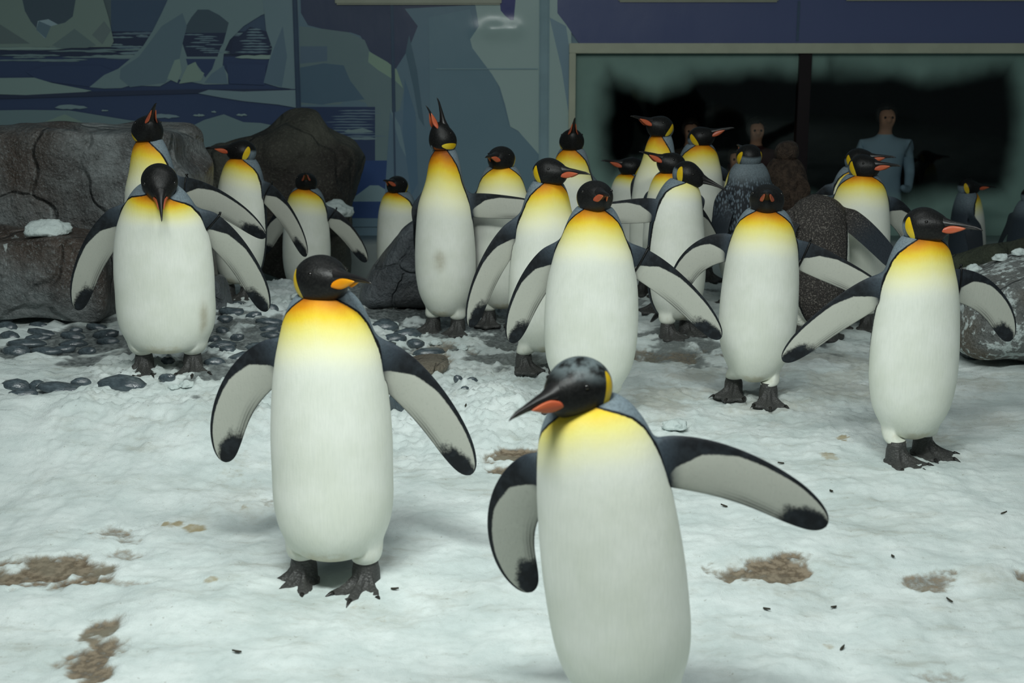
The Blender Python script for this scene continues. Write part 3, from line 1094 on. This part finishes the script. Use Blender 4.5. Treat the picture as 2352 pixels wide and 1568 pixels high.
M_ADULT = penguin_material('king_penguin_feathers')
M_SPOT = penguin_material('worn_back_feathers', 'spotted')
M_MOULT = penguin_material('moulting_feathers', 'moult')
M_CHICK = penguin_material('chick_down', 'chick')
M_BILL = plain('bill_horn', lin(24, 22, 22), 0.35, 0.5, 0.2, 60)
M_EYE = plain('eye_dark', lin(14, 11, 9), 0.1, 0.6, 0.1)
M_BAND = plain('band_black', lin(14, 15, 16), 0.4, 0.4, 0.1)
M_CLAW = plain('claw_horn', lin(36, 34, 32), 0.35, 0.5, 0.2, 80)


def plate_material(name, a, b):
    n = NT(name, 0.35, 0.45)
    x, y, z = n.sep(n.coord())
    n.color(n.mix(n.step(-0.15, -0.07, y), a, b))
    return n.m


M_PLATE = plate_material('bill_plate_orange', lin(192, 98, 62), lin(184, 84, 54))
M_PLATE_Y = plate_material('bill_plate_amber', lin(222, 150, 20), lin(226, 136, 10))


def foot_material():
    n = NT('foot_skin', 0.5, 0.4)
    co = n.coord()
    v = n.voronoi(co, 170)
    k = n.noise(co, 40)
    c = n.mix(n.step(0.3, 0.7, k), lin(28, 29, 30), lin(52, 53, 52))
    n.color(n.mix(n.step(0.2, 0.6, v) * 0.4, lin(72, 72, 70), c))
    n.bump(v, 0.5, 0.004)
    return n.m


M_FOOT = foot_material()

NC = 32
HROWS = [.0935, .0975, .106, .118, .14, .175, .215, .26, .31, .36, .41, .46, .51, .55, .58, .605, .63, .655, .68, .705,
         .728, .748, .765, .780, .792, .800]
_h = [.09, .10, .12, .16, .22, .30, .40, .50, .58, .64, .69, .73, .76, .785, .80]
_w = [.026, .058, .088, .121, .146, .160, .162, .157, .150, .141, .131, .119, .106, .089, .070]
_f = [.033, .066, .092, .120, .138, .145, .142, .136, .129, .121, .112, .102, .091, .076, .060]
_b = [.035, .080, .105, .122, .130, .130, .124, .116, .106, .098, .088, .077, .068, .059, .053]
_sq = [.036, .092, .126, .152, .162, .165]          # broad flat-bottomed belly (sagging pouch)


def rxm(a): return Matrix.Rotation(a, 3, 'X')
def rym(a): return Matrix.Rotation(a, 3, 'Y')
def rzm(a): return Matrix.Rotation(a, 3, 'Z')


def foot_mesh():
    keys = [(-180, .034), (-130, .032), (-90, .030), (-62, .036), (-42, .078), (-31, .088), (-20, .068), (-8, .092), (0, .104),
            (8, .092), (20, .070), (31, .090), (42, .080), (62, .036), (90, .030), (130, .032), (180, .034)]
    N = 40
    angs = [-180 + 360 * k / N for k in range(N)]
    rad = np.interp(angs, [k[0] for k in keys], [k[1] for k in keys])
    toe = [max(math.exp(-((a + 34) / 6.5) ** 2), math.exp(-(a / 6.5) ** 2), math.exp(-((a - 34) / 6.5) ** 2)) for a in angs]
    rings = []
    for z, r in ((.084, .0235), (.066, .0245), (.052, .027)):
        rings.append([Vector((r * math.sin(R(a)), .012 - r * math.cos(R(a)), z)) for a in angs])
    for f, top in ((.42, .034), (.58, .024), (.75, .0165), (.90, .012), (1.0, .006)):
        rg = []
        for a, rr, t in zip(angs, rad, toe):
            rr2 = max(rr * f, .028)
            front = 1 if abs(a) < 70 else 0
            z = top * (0.62 + 0.55 * t * front) + (0.004 if f > .9 else 0)
            rg.append(Vector((rr2 * math.sin(R(a)), .012 - rr2 * math.cos(R(a)), z)))
        rings.append(rg)
    rings.append([Vector((p.x * .97, p.y * .97, -0.006)) for p in rings[-1]])
    V, F = loft(rings)
    return mesh('foot', V, [tuple(reversed(f)) for f in F])


def claw_mesh():
    rings = []
    for t in (0, .35, .7, 1):
        r = .0048 * (1 - t) + .0006
        y, z = -.022 * t, .008 - .009 * t * t
        rings.append([Vector((r * math.cos(2 * PI * k / 8), y, z + r * math.sin(2 * PI * k / 8))) for k in range(8)])
    V, F = loft(rings)
    return mesh('claw', V, F)


def bill_meshes():
    """upper / lower mandible along -Y from the middle of the head; plate on the lower one"""
    def horn(prof, n=12):
        rings = []
        for y, z, w, hh in prof:
            rings.append([Vector((w * math.cos(2 * PI * k / n), -y, z + hh * math.sin(2 * PI * k / n))) for k in range(n)])
        return loft(rings)
    up = horn([(.045, .010, .036, .032), (.066, .009, .030, .026), (.085, .0075, .0225, .0185), (.105, .006, .0155, .0130), (.135, .0040, .0100, .0090),
               (.165, 0, .0066, .0062), (.190, -.0040, .0046, .0048), (.206, -.0095, .0026, .0032), (.213, -.0130, .0008, .001)])
    lo = horn([(.045, -.012, .030, .020), (.066, -.011, .0245, .0165), (.085, -.0085, .0185, .0125), (.105, -.0062, .0135, .0088), (.135, -.0045, .0092, .0062),
               (.165, -.0052, .006, .0044), (.186, -.0078, .0038, .0032), (.200, -.0112, .0008, .001)])
    # plate: a teardrop shell lying on the side of the lower mandible
    rings = []
    for t in np.linspace(0, 1, 11):
        y = .070 + .086 * t
        w = float(np.interp(y, [.045, .070, .085, .105, .135, .165], [.036, .0305, .0235, .0150, .0096, .0064]))
        hh = .0132 * (math.sin(PI * min(1, t * 2.2 + 0.02) / 2) if t < .45 else 1) * (1 - max(0, (t - .40) / .60) ** 1.6) + .0006
        z0 = -.0145 + .0085 * t
        rg = []
        for k in range(8):
            a = 2 * PI * k / 8
            rg.append(Vector((w * 0.88 + .0032 + .0030 * math.cos(a) * min(1, hh / .005), -y, z0 + hh * math.sin(a))))
        rings.append(rg)
    pl = loft(rings)
    return up, lo, pl


UPV, LOV, PLV = bill_meshes()
ME_UP, ME_LO = mesh('upper_mandible', *UPV), mesh('lower_mandible', *LOV)
ME_PL = mesh('bill_plate', *PLV)
ME_PR = mesh('bill_plate', [Vector((-v.x, v.y, v.z)) for v in PLV[0]], [tuple(reversed(f)) for f in PLV[1]])
ME_PLY = mesh('bill_plate', *PLV)
ME_PRY = mesh('bill_plate', [Vector((-v.x, v.y, v.z)) for v in PLV[0]], [tuple(reversed(f)) for f in PLV[1]])
ME_FOOT, ME_CLAW = foot_mesh(), claw_mesh()
for me, m in ((ME_UP, M_BILL), (ME_LO, M_BILL), (ME_PL, M_PLATE), (ME_PR, M_PLATE), (ME_PLY, M_PLATE_Y), (ME_PRY, M_PLATE_Y), (ME_FOOT, M_FOOT), (ME_CLAW, M_CLAW)):
    me.materials.append(m)
_bm = bmesh.new()
bmesh.ops.create_uvsphere(_bm, u_segments=12, v_segments=8, radius=.0062)
ME_EYE = bm_mesh('eye', _bm)
ME_EYE.materials.append(M_EYE)


def head_radius(d):
    a, b, c = .0715, (.071 if d.y < 0 else .075), (.0645 if d.z > 0 else .074)
    r = 1 / math.sqrt((d.x / a) ** 2 + (d.y / b) ** 2 + (d.z / c) ** 2)
    ang = d.angle(Vector((0, -1, -0.06)))
    chin = d.angle(Vector((0, -.75, -.66)))
    brow = d.angle(Vector((0, -.6, .8)))
    return r + .026 * math.exp(-(ang / .56) ** 2) + .004 * math.exp(-(chin / .5) ** 2) - .004 * math.exp(-(brow / .4) ** 2)


def penguin(pos, yaw, label, ht=.895, wsc=1.0, lean=(0, 0), bend=(0, 0), head=(0, 0, 0), wings=None, feet=None, gape=0.0,
            sag=0.0, dep=1.0, mat=None, amber=False, bands='', style='adult', scale=1.0, tint=(0, 0, 0), smudge=None, claws=False, tail=True, plates=True, cat='penguin', no_feet=False):
    """pos: ground point; yaw: degrees turned from facing the camera (+ towards its own left / +X);
    lean, bend: (forward, sideways) degrees for the trunk and for the neck; head: (yaw, pitch, roll) absolute to the trunk;
    wings: {'l': (a0, a1, sweep, twist, length)} l = -X side, r = +X side"""
    root = empty('king_penguin' if style != 'chick' else 'penguin_chick', pos, R(yaw))
    root.scale = (scale,) * 3
    tag(root, label, cat)
    wings = wings or {}
    V, BP, FP, HD, HOOD = [], [], [], [], []

    def add(p, bp, fp, hood):
        V.append(Vector(p)); BP.append(bp); FP.append(fp); HOOD.append(hood)
        return len(V) - 1

    stretch = 1 + (ht - .895) / .185
    # spine
    frames, p, ph = {}, Vector((0, 0, 0)), 0.0
    hs = [0.0] + HROWS
    for h in HROWS:
        t = float(ss(.52, .80, h))
        t0 = float(ss(.05, .2, h))
        Rm = rym(R(lean[1] * t0 + bend[1] * t)) @ rxm(R(lean[0] * t0 + bend[0] * t))
        dh = h - ph
        k = stretch if h > .615 else 1.0
        p = p + Rm @ Vector((0, 0, dh * k))
        ph = h
        frames[h] = (p.copy(), Rm)
    rows = []
    pole0 = None
    for h in HROWS:
        p, Rm = frames[h]
        p = p + Rm @ Vector((0, 0, -.010 * (1 - float(ss(.10, .34, h)))))
        w, df, db = np.interp(h, _h, _w), np.interp(h, _h, _f) * dep, np.interp(h, _h, _b) * dep
        if sag and h < .30:
            w2 = w * (1 - sag) + sag * np.interp(h, _h[:6], _sq)
            df, db, w = df * w2 / w, db * w2 / w, w2
        kw = wsc * (1 if h < .5 else 1 + (1 / wsc - 1) * float(ss(.5, .8, h)))
        w *= kw
        if h > .62 and stretch > 1:
            q = stretch ** -(0.55 * float(ss(.62, .72, h)))
            w, df, db = w * q, df * q, db * q
        idx = []
        for j in range(NC):
            a = 2 * PI * j / NC
            s_, c_ = math.sin(a), math.cos(a)
            x = w * s_
            y = -(df if c_ > 0 else db) * c_
            tha = min(a, 2 * PI - a) / PI
            q = p + Rm @ Vector((x, y + 0.006, 0))
            idx.append(add(q, (h, tha, 0), (0, 0, 0), -1.0))
        rows.append(idx)
    p0, R0 = frames[HROWS[0]]
    pole0 = add(p0 + R0 @ Vector((0, 0.006, -.011)), (.09, 0.2, 0), (0, 0, 0), -1)
    # head
    pt, Rt = frames[HROWS[-1]]
    hc = pt + Rt @ Vector((0, -0.004, .036))
    H = rzm(R(head[0])) @ rxm(R(-head[1])) @ rym(R(head[2]))
    Hi = H.transposed()
    alphas = [50, 62, 76, 91, 106, 121, 136, 150, 164]
    for al in alphas:
        idx = []
        for j in range(NC):
            a = 2 * PI * j / NC
            d = Rt @ Vector((math.sin(R(al)) * math.sin(a), -math.sin(R(al)) * math.cos(a), -math.cos(R(al))))
            dl = Hi @ d
            idx.append(add(hc + d * head_radius(dl), (.80, min(a, 2 * PI - a) / PI, 0), (0, 0, 0), 1.0))
        rows.append(idx)
    d = Rt @ Vector((0, 0, 1))
    pole1 = add(hc + d * head_radius(Hi @ d), (.80, 0, 0), (0, 0, 0), 1.0)
    nr = len(rows)
    F = {}
    for i in range(nr - 1):
        for j in range(NC):
            F[(i, j)] = (rows[i][j], rows[i][(j + 1) % NC], rows[i + 1][(j + 1) % NC], rows[i + 1][j])
    extra = []
    for j in range(NC):
        extra.append((pole0, rows[0][(j + 1) % NC], rows[0][j]))
        extra.append((rows[-1][j], rows[-1][(j + 1) % NC], pole1))

    def hole(i0, i1, j0, j1):
        """remove faces rows i0..i1, columns j0..j1; return its border: front side upwards, top, back side down, bottom (seen from outside)"""
        for i in range(i0, i1):
            for j in range(j0, j1):
                F.pop((i, j % NC))
        g = lambda i, j: rows[i][j % NC]
        A = [g(i, j0) for i in range(i0, i1 + 1)]
        T = [g(i1, j) for j in range(j0 + 1, j1)]
        B = [g(i, j1) for i in range(i1, i0 - 1, -1)]
        D = [g(i0, j) for j in range(j1 - 1, j0, -1)]
        return A, T, B, D

    def stitch(loop, ring, flip):
        n = len(loop)
        for k in range(n):
            q = (loop[k], loop[(k + 1) % n], ring[(k + 1) % n], ring[k])
            extra.append(q if not flip else tuple(reversed(q)))

    # flippers
    i0, i1 = HROWS.index(.58), HROWS.index(.68)
    bandrings = []
    for side, key in ((1, 'r'), (-1, 'l')):
        a0, a1, sweep, twist, L = wings.get(key, (24, 2, 14, 75, .33))
        if side == 1:
            A, T, B, D = hole(i0, i1, 8, 10)
        else:
            A, T, B, D = hole(i0, i1, NC - 10, NC - 8)
            A, B = list(reversed(B)), list(reversed(A))
        loop = A + T + B + D
        cen = sum((V[k] for k in loop), Vector()) / len(loop)
        fr = frames[.63][1]
        pos_ = cen - fr @ Vector((side * .012, 0, 0))
        prev = loop
        ts = [.045, .10, .17, .26, .36, .47, .58, .69, .79, .875, .94, .98]
        pt_ = 0.0
        for t in ts:
            k = t ** 0.85
            a = R(a0 + (a1 - a0) * k)
            sw = R(sweep)
            Dv = Vector((side * math.sin(a) * math.cos(sw), math.sin(sw), -math.cos(a) * math.cos(sw)))
            Le = Vector((side * math.cos(a), 0, math.sin(a)))
            No = Dv.cross(Le)
            if No.y > 0: No = -No
            Le = (Le - Dv * Le.dot(Dv)).normalized()
            No = (No - Dv * No.dot(Dv)).normalized()
            tw = R(twist) * float(ss(0, .35, t))
            # twist: underside turns towards the body, leading edge forward
            med_ = Le * math.cos(tw) + No * math.sin(tw)
            nn = No * math.cos(tw) - Le * math.sin(tw)
            pos_ = pos_ + fr @ Dv * (L * (t - pt_))
            pt_ = t
            ch = float(np.interp(t, [0, .1, .2, .35, .5, .65, .8, .9, .96, 1], [.104, .112, .116, .113, .107, .100, .088, .070, .050, .020]))
            tk = float(np.interp(t, [0, .1, .3, .7, 1], [.040, .026, .016, .010, .005]))
            ring, pts = [], []
            nA = len(A)
            spec = [(1, -1 + 2 * k / (nA - 1)) for k in range(nA)] + [(0, 1.12)] + [(-1, 1 - 2 * k / (nA - 1)) for k in range(nA)] + [(0, -1.12)]
            for fa, b in spec:
                th_ = fa * tk * .5 * (1 - .55 * min(1, b * b)) if fa else 0
                q = pos_ + fr @ (med_ * (b * ch * .5) + nn * th_)
                ring.append(add(q, (.63, .62, 1), (t, max(-1, min(1, b / 1.12)), fa), -1.0))
                pts.append(q)
            stitch(prev, ring, side < 0)
            prev = ring
            if t == .10:
                bandrings.append((side, pts, fr @ Dv))
        tip = add(pos_ + fr @ Dv * (L * .025), (.63, .62, 1), (1, 0, 0), -1.0)
        n = len(prev)
        for k in range(n):
            q = (prev[k], prev[(k + 1) % n], tip)
            extra.append(q if side > 0 else tuple(reversed(q)))
    # legs
    feet = feet or [(-.07, -.02, -8), (.07, -.02, 8)]
    li0, li1 = 1, 4
    for (fx, fy, fyaw) in feet:
        side = 1 if fx > 0 else -1
        A, T, B, D = hole(li0, li1, 5, 9) if side == 1 else hole(li0, li1, NC - 9, NC - 5)
        loop = A + T + B + D
        cen = sum((V[k] for k in loop), Vector()) / len(loop)
        offs = [V[k] - cen for k in loop]
        fo = rzm(R(fyaw)) @ Vector((0, .0156, 0))
        end = Vector((fx + fo.x, fy + fo.y, .072))
        prev = loop
        for t, rr in ((.22, .054), (.45, .048), (.72, .042), (1.0, .0315), (1.10, .020)):
            ring = []
            ce = cen.lerp(end, min(1, t)) + Vector((0, 0, -.02 * max(0, t - 1)))
            for k, o_ in enumerate(offs):
                o2 = Vector((o_.x, o_.y, 0)).normalized() * rr
                o3 = o_.lerp(o2, min(1, t * 1.25))
                ring.append(add(ce + Vector((o3.x, o3.y, o3.z * (1 - min(1, t * 1.1)))), (.14, .1, 0), (0, 0, 0), -1))
            stitch(prev, ring, False)
            prev = ring
        extra.append(tuple(prev))
    faces = list(F.values()) + extra
    me = mesh('body', V, faces)
    for v in V:
        d = Hi @ (v - hc)
        HD.append(tuple(d.normalized()))
    for nm, dat in (('bp', BP), ('fp', FP), ('hd', HD)):
        at = me.attributes.new(nm, 'FLOAT_VECTOR', 'POINT')
        at.data.foreach_set('vector', [c for q in dat for c in q])
    at = me.attributes.new('tint', 'FLOAT_VECTOR', 'POINT')
    at.data.foreach_set('vector', list(tint) * len(V))
    sm = [0.0] * len(V)
    if smudge:
        nb_ = len(HROWS)
        for i, h in enumerate(HROWS):
            for j in range(NC):
                a = (360.0 * j / NC + 180) % 360 - 180
                sm[rows[i][j]] = math.exp(-((h - smudge[0]) / smudge[2]) ** 2 - ((a - smudge[1]) / smudge[3]) ** 2) * smudge[4]
    at = me.attributes.new('smudge', 'FLOAT', 'POINT')
    at.data.foreach_set('value', sm)
    at = me.attributes.new('hood', 'FLOAT', 'POINT')
    at.data.foreach_set('value', HOOD)
    bm = bmesh.new()
    bm.from_mesh(me)
    bmesh.ops.recalc_face_normals(bm, faces=bm.faces[:])
    bm.to_mesh(me)
    bm.free()
    body = link('body', me, mat or M_ADULT, root)
    subsurf(body, 2)
    if style == 'chick':
        pass
    # bill
    Hm = Matrix.Translation(hc) @ H.to_4x4()
    bs = 0.55 if style == 'chick' else 1.0
    up = link('upper_bill', ME_UP, None, root)
    up.matrix_local = Hm @ Matrix.Rotation(R(-gape * .5), 4, 'X') @ Matrix.Scale(bs, 4, (0, 1, 0))
    lo = link('lower_bill', ME_LO, None, root)
    lo.matrix_local = Hm @ Matrix.Rotation(R(gape * .5), 4, 'X') @ Matrix.Scale(bs, 4, (0, 1, 0))
    if style != 'chick' and plates:
        for me_ in ((ME_PLY, ME_PRY) if amber else (ME_PL, ME_PR)):
            pl = link('bill_plate', me_, None, lo)
            pl['label'] = 'amber yellow bill plate' if amber else 'orange bill plate'
    for s_ in (-1, 1):
        dl = Vector((s_ * math.sin(R(58)) * math.cos(R(16)), -math.cos(R(58)) * math.cos(R(16)), math.sin(R(16))))
        e = link('eye', ME_EYE, None, root)
        e.location = hc + H @ (dl * (head_radius(dl) - .0026))
    # feet
    if not no_feet:
        for (fx, fy, fyaw) in feet:
            ft = link('foot', ME_FOOT, None, root)
            ft.location = (fx, fy, .002)
            ft.scale = (1.4, 1.3, 1.0)
            ft.rotation_euler = (0, 0, R(fyaw))
            if claws:
                for a, r in ((-33, .082), (0, .098), (33, .084)):
                    c = link('claw', ME_CLAW, None, ft)
                    c.location = (r * math.sin(R(a)), .012 - r * math.cos(R(a)), .003)
                    c.rotation_euler = (0, 0, R(a))
    # wing bands
    for side, pts, dv in bandrings:
        if ('r' if side > 0 else 'l') in bands:
            cen = sum(pts, Vector()) / len(pts)
            ring = [cen + (q - cen) * 1.03 + (q - cen).normalized() * .003 for q in pts]
            rr = []
            for k, q in enumerate(ring):
                out = (q - cen).normalized()
                rr.append([q + dv * .004, q + out * .004, q - dv * .004, q - out * .002])
            rr.append(rr[0])
            Vb, Fb = loft(rr, False, False)
            top = max(ring, key=lambda q: q.z)
            nb = len(Vb)
            bx = [(sx * .004, sy * .005, sz * .004) for sx in (-1, 1) for sy in (-1, 1) for sz in (-1, 1)]
            Vb = Vb + [top + Vector(b_) + Vector((0, 0, .005)) for b_ in bx]
            for f in ((0, 1, 3, 2), (4, 6, 7, 5), (0, 4, 5, 1), (2, 3, 7, 6), (0, 2, 6, 4), (1, 5, 7, 3)):
                Fb.append(tuple(nb + q for q in f))
            b = link('wing_band', mesh('wing_band', Vb, Fb), M_BAND, root)
            b['label'] = 'black plastic wing band'
    if tail:
        rings = []
        for y, z, w, hh in ((.07, .135, .045, .03), (.115, .10, .036, .016), (.15, .065, .026, .008), (.178, .036, .012, .004)):
            rings.append([Vector((w * math.cos(2 * PI * k / 10), y, z + hh * math.sin(2 * PI * k / 10))) for k in range(10)])
        tl = link('tail', mesh('tail', *loft(rings)), M_CHICK if style == 'chick' else M_BILL, root)
        subsurf(tl, 1)
    return root

# ================================================================== the colony
def P(px, Y, z=None, zm=.45):
    """stand at depth Y under picture column px"""
    x = (px - 1176) / FPX * (Y * math.cos(PITCH) + (CAM_H - zm) * math.sin(PITCH))
    return (x, Y, ground_z(x, Y) - .004 if z is None else z)


W = lambda a0, a1, sw=8, tw=0, L=.40: (a0, a1, sw, tw, L)
FOLD = (24, 2, 14, 75, .33)

# A  in front, amber bill
penguin(P(760, 3.84), -8, 'king penguin with an amber bill plate standing still on open snow, head turned', ht=.905, wsc=1.03, bend=(0, -4), head=(52, 8, 0), amber=True, claws=True,
        wings={'l': W(74, 4, 10, 0, .42), 'r': W(54, 18, 10, 0, .43)}, scale=1.05, sag=.75, feet=[(-.09, -.03, -22), (.09, -.035, -6)])
# B  nearest, leaning
penguin(P(1452, 2.95), -14, 'grey-crowned king penguin in mid-stride, leaning, one flipper flung wide', ht=.885, lean=(0, -8), bend=(4, -6), head=(-32, -6, 0), claws=True, sag=.5,
        wings={'l': W(74, -20, 12, 0, .38), 'r': W(86, 42, 4, 0, .40)}, tint=(-.035, 1, 0))
# C  head bowed
penguin(P(380, 5.6), 2, 'stout king penguin with bowed head standing on dark pebbles', ht=.86, smudge=(.24, 58, .07, 9, 1.1), wsc=1.24, sag=.8, bend=(28, 8), head=(12, -36, 0), bands='r', claws=True,
        wings={'l': W(50, 12, 10, 0, .53), 'r': W(54, 13, 10, 0, .51)}, feet=[(-.10, -.02, -8), (.10, -.02, 8)])
# D
penguin(P(374, 6.4), -28, 'king penguin pointing its bill upward behind the bowed stout penguin', ht=.96, lean=(0, -3), head=(58, 42, 0), bands='r', wings={'l': FOLD, 'r': W(88, 54, -4, 0, .55)})
# E
penguin(P(540, 7.9), -32, 'king penguin in profile, long bill pointing at the big boulder', ht=.885, lean=(-4, 3), head=(-52, 8, 0), bands='r', wings={'l': FOLD, 'r': W(72, 32, -4, 0, .50)})
# F
penguin(P(696, 9.25), -14, 'distant king penguin before the dark rock mound, flipper spread', ht=.885, lean=(0, 2), head=(22, 26, 0), bands='r', wings={'l': W(50, 24), 'r': W(60, 26, 6, 0, .42)})
# G
penguin(P(914, 9.3), -40, 'distant king penguin half hidden behind the leaning slate slab', ht=.85, head=(18, 18, 0), wings={'l': FOLD, 'r': FOLD})
# H
penguin(P(1022, 7.1), -20, 'braying king penguin stretched tall with its bill wide open to the ceiling', ht=1.025, wsc=.98, head=(-38, 74, 0), gape=20, tint=(.015, 0, 0), smudge=(.39, 10, .05, 14, 1), wings={'l': FOLD, 'r': W(92, 88, -4, 0, .42)})
# I
penguin(P(1152, 7.25), 2, 'king penguin half hidden by the braying one\'s outstretched flipper', ht=.915, tint=(-.015, 0, 0), head=(-24, 10, 0), wings={'l': FOLD, 'r': FOLD})
# J
penguin(P(1245, 6.25), 20, 'king penguin with one flipper hanging low, bill in profile, beside the snow mound', ht=.945, lean=(0, 2), head=(36, 4, 0), wings={'l': W(46, 8, 4, 0, .50), 'r': FOLD},
        feet=[(-.08, 0, 0), (.06, -.06, 0)])
# K
penguin(P(1312, 8.05), -22, 'ragged-necked king penguin with raised bill in front of the window frame', ht=.945, wsc=.9, head=(26, 46, 0), wings={'l': FOLD, 'r': FOLD})
# L
penguin(P(1355, 5.45), -6, 'broad king penguin in the middle of the group, both flippers held open', ht=.925, wsc=1.15, lean=(0, 1), head=(18, 11, 0), bands='r', claws=True, sag=.3,
        wings={'l': W(48, 10, 10, 0, .44), 'r': W(66, 36, 8, 0, .51)}, feet=[(-.12, -.03, -14), (.07, .02, 4)])
# M
penguin(P(1558, 7.0), 40, 'king penguin in profile with lowered dark bill and pale unstained throat', ht=.875, lean=(-4, 2), bend=(12, 12), tint=(-.07, 0, 0), plates=False, head=(32, -18, 0), wings={'l': W(84, 78, 30, 0, .36), 'r': W(62, 50, 10, 0, .40)})
# N
penguin(P(1508, 7.95), -40, 'tall stretched king penguin gazing up and away before the dark glass', ht=1.0, bend=(0, 4), head=(-22, 22, 0), wings={'l': FOLD, 'r': FOLD})
# O
penguin(P(1452, 8.75), -50, 'king penguin showing only its bill and flank behind the tall gazing one', ht=.80, head=(-22, 16, 0), wings={'l': FOLD, 'r': FOLD})
# P
penguin(P(1542, 7.5), -40, 'short king penguin peering out behind the lowered dark bill', ht=.855, head=(-28, 24, 0), wings={'l': FOLD, 'r': FOLD})
# Q
penguin(P(1602, 8.4), 12, 'king penguin with upturned bill standing between the glass and the profile bird', ht=.905, head=(58, 20, 0), wings={'l': FOLD, 'r': W(40, 20, 20, 40, .36)})
# R
penguin(P(1715, 7.75), 196, 'king penguin seen from behind with speckled worn back and two yellow ear patches', ht=.89, head=(-6, 14, 0), mat=M_SPOT, wings={'l': W(30, 6, 14, 60, .36), 'r': W(30, 6, 14, 60, .36)})
# S
penguin(P(1800, 8.3), 130, 'brown fluffy penguin chick with its back to the others', ht=.84, head=(10, 26, 0), mat=M_CHICK, style='chick', wings={'l': FOLD, 'r': FOLD}, cat='penguin chick')
# T
penguin(P(1738, 5.75), -10, 'king penguin facing straight ahead, both orange bill plates showing like spectacles', ht=.90, head=(0, 17, 0), bands='r', claws=True, lean=(0, 2),
        wings={'l': W(98, 4, 10, 0, .36), 'r': W(70, 64, 4, 0, .42)}, feet=[(-.085, .05, -12), (.065, -.05, 4)])
# U
penguin(P(1885, 6.85), 176, 'moulting king penguin bent over with its brown ragged back turned', ht=.80, wsc=.95, lean=(14, 0), bend=(70, 0), head=(0, -60, 0), mat=M_MOULT, style='moult',
        wings={'l': W(52, 30, 0, 0, .40), 'r': W(24, 4, 10, 50, .36)})
# V
penguin(P(1972, 7.2), -10, 'king penguin behind the bent moulting one, bill turned in profile', ht=.885, head=(58, 8, 0), wings={'l': W(60, 50, 30, 0, .30), 'r': W(66, 12, 24, 0, .36)})
# W
penguin(P(1962, 7.75), 20, 'king penguin peeking out close behind another one\'s nape', ht=.85, head=(34, 10, 0), wings={'l': W(50, 40, 10, 0, .26), 'r': FOLD})
# X
penguin(P(2103, 4.95), 10, 'walking king penguin with spread flippers beside the frosted boulder', ht=.915, head=(40, 4, 0), bands='r', claws=True,
        wings={'l': W(64, 44, 6, 0, .44), 'r': W(94, 22, 10, 0, .41)}, feet=[(-.062, -.06, 22), (.085, .03, 34)])
# Y
penguin(P(2240, 10.6), 95, 'dim slender king penguin in profile in front of the misted window', ht=.885, lean=(-4, 0), head=(-8, 2, 0), wings={'l': (16, 2, -6, 75, .36), 'r': (26, 4, 0, 75, .36)})
# Z
penguin(P(2372, 10.2), 110, 'dark-backed king penguin holding a flipper off its side, beyond the log end', ht=.86, head=(0, 5, 0), wings={'r': W(44, 18, 0, 30, .40), 'l': FOLD})
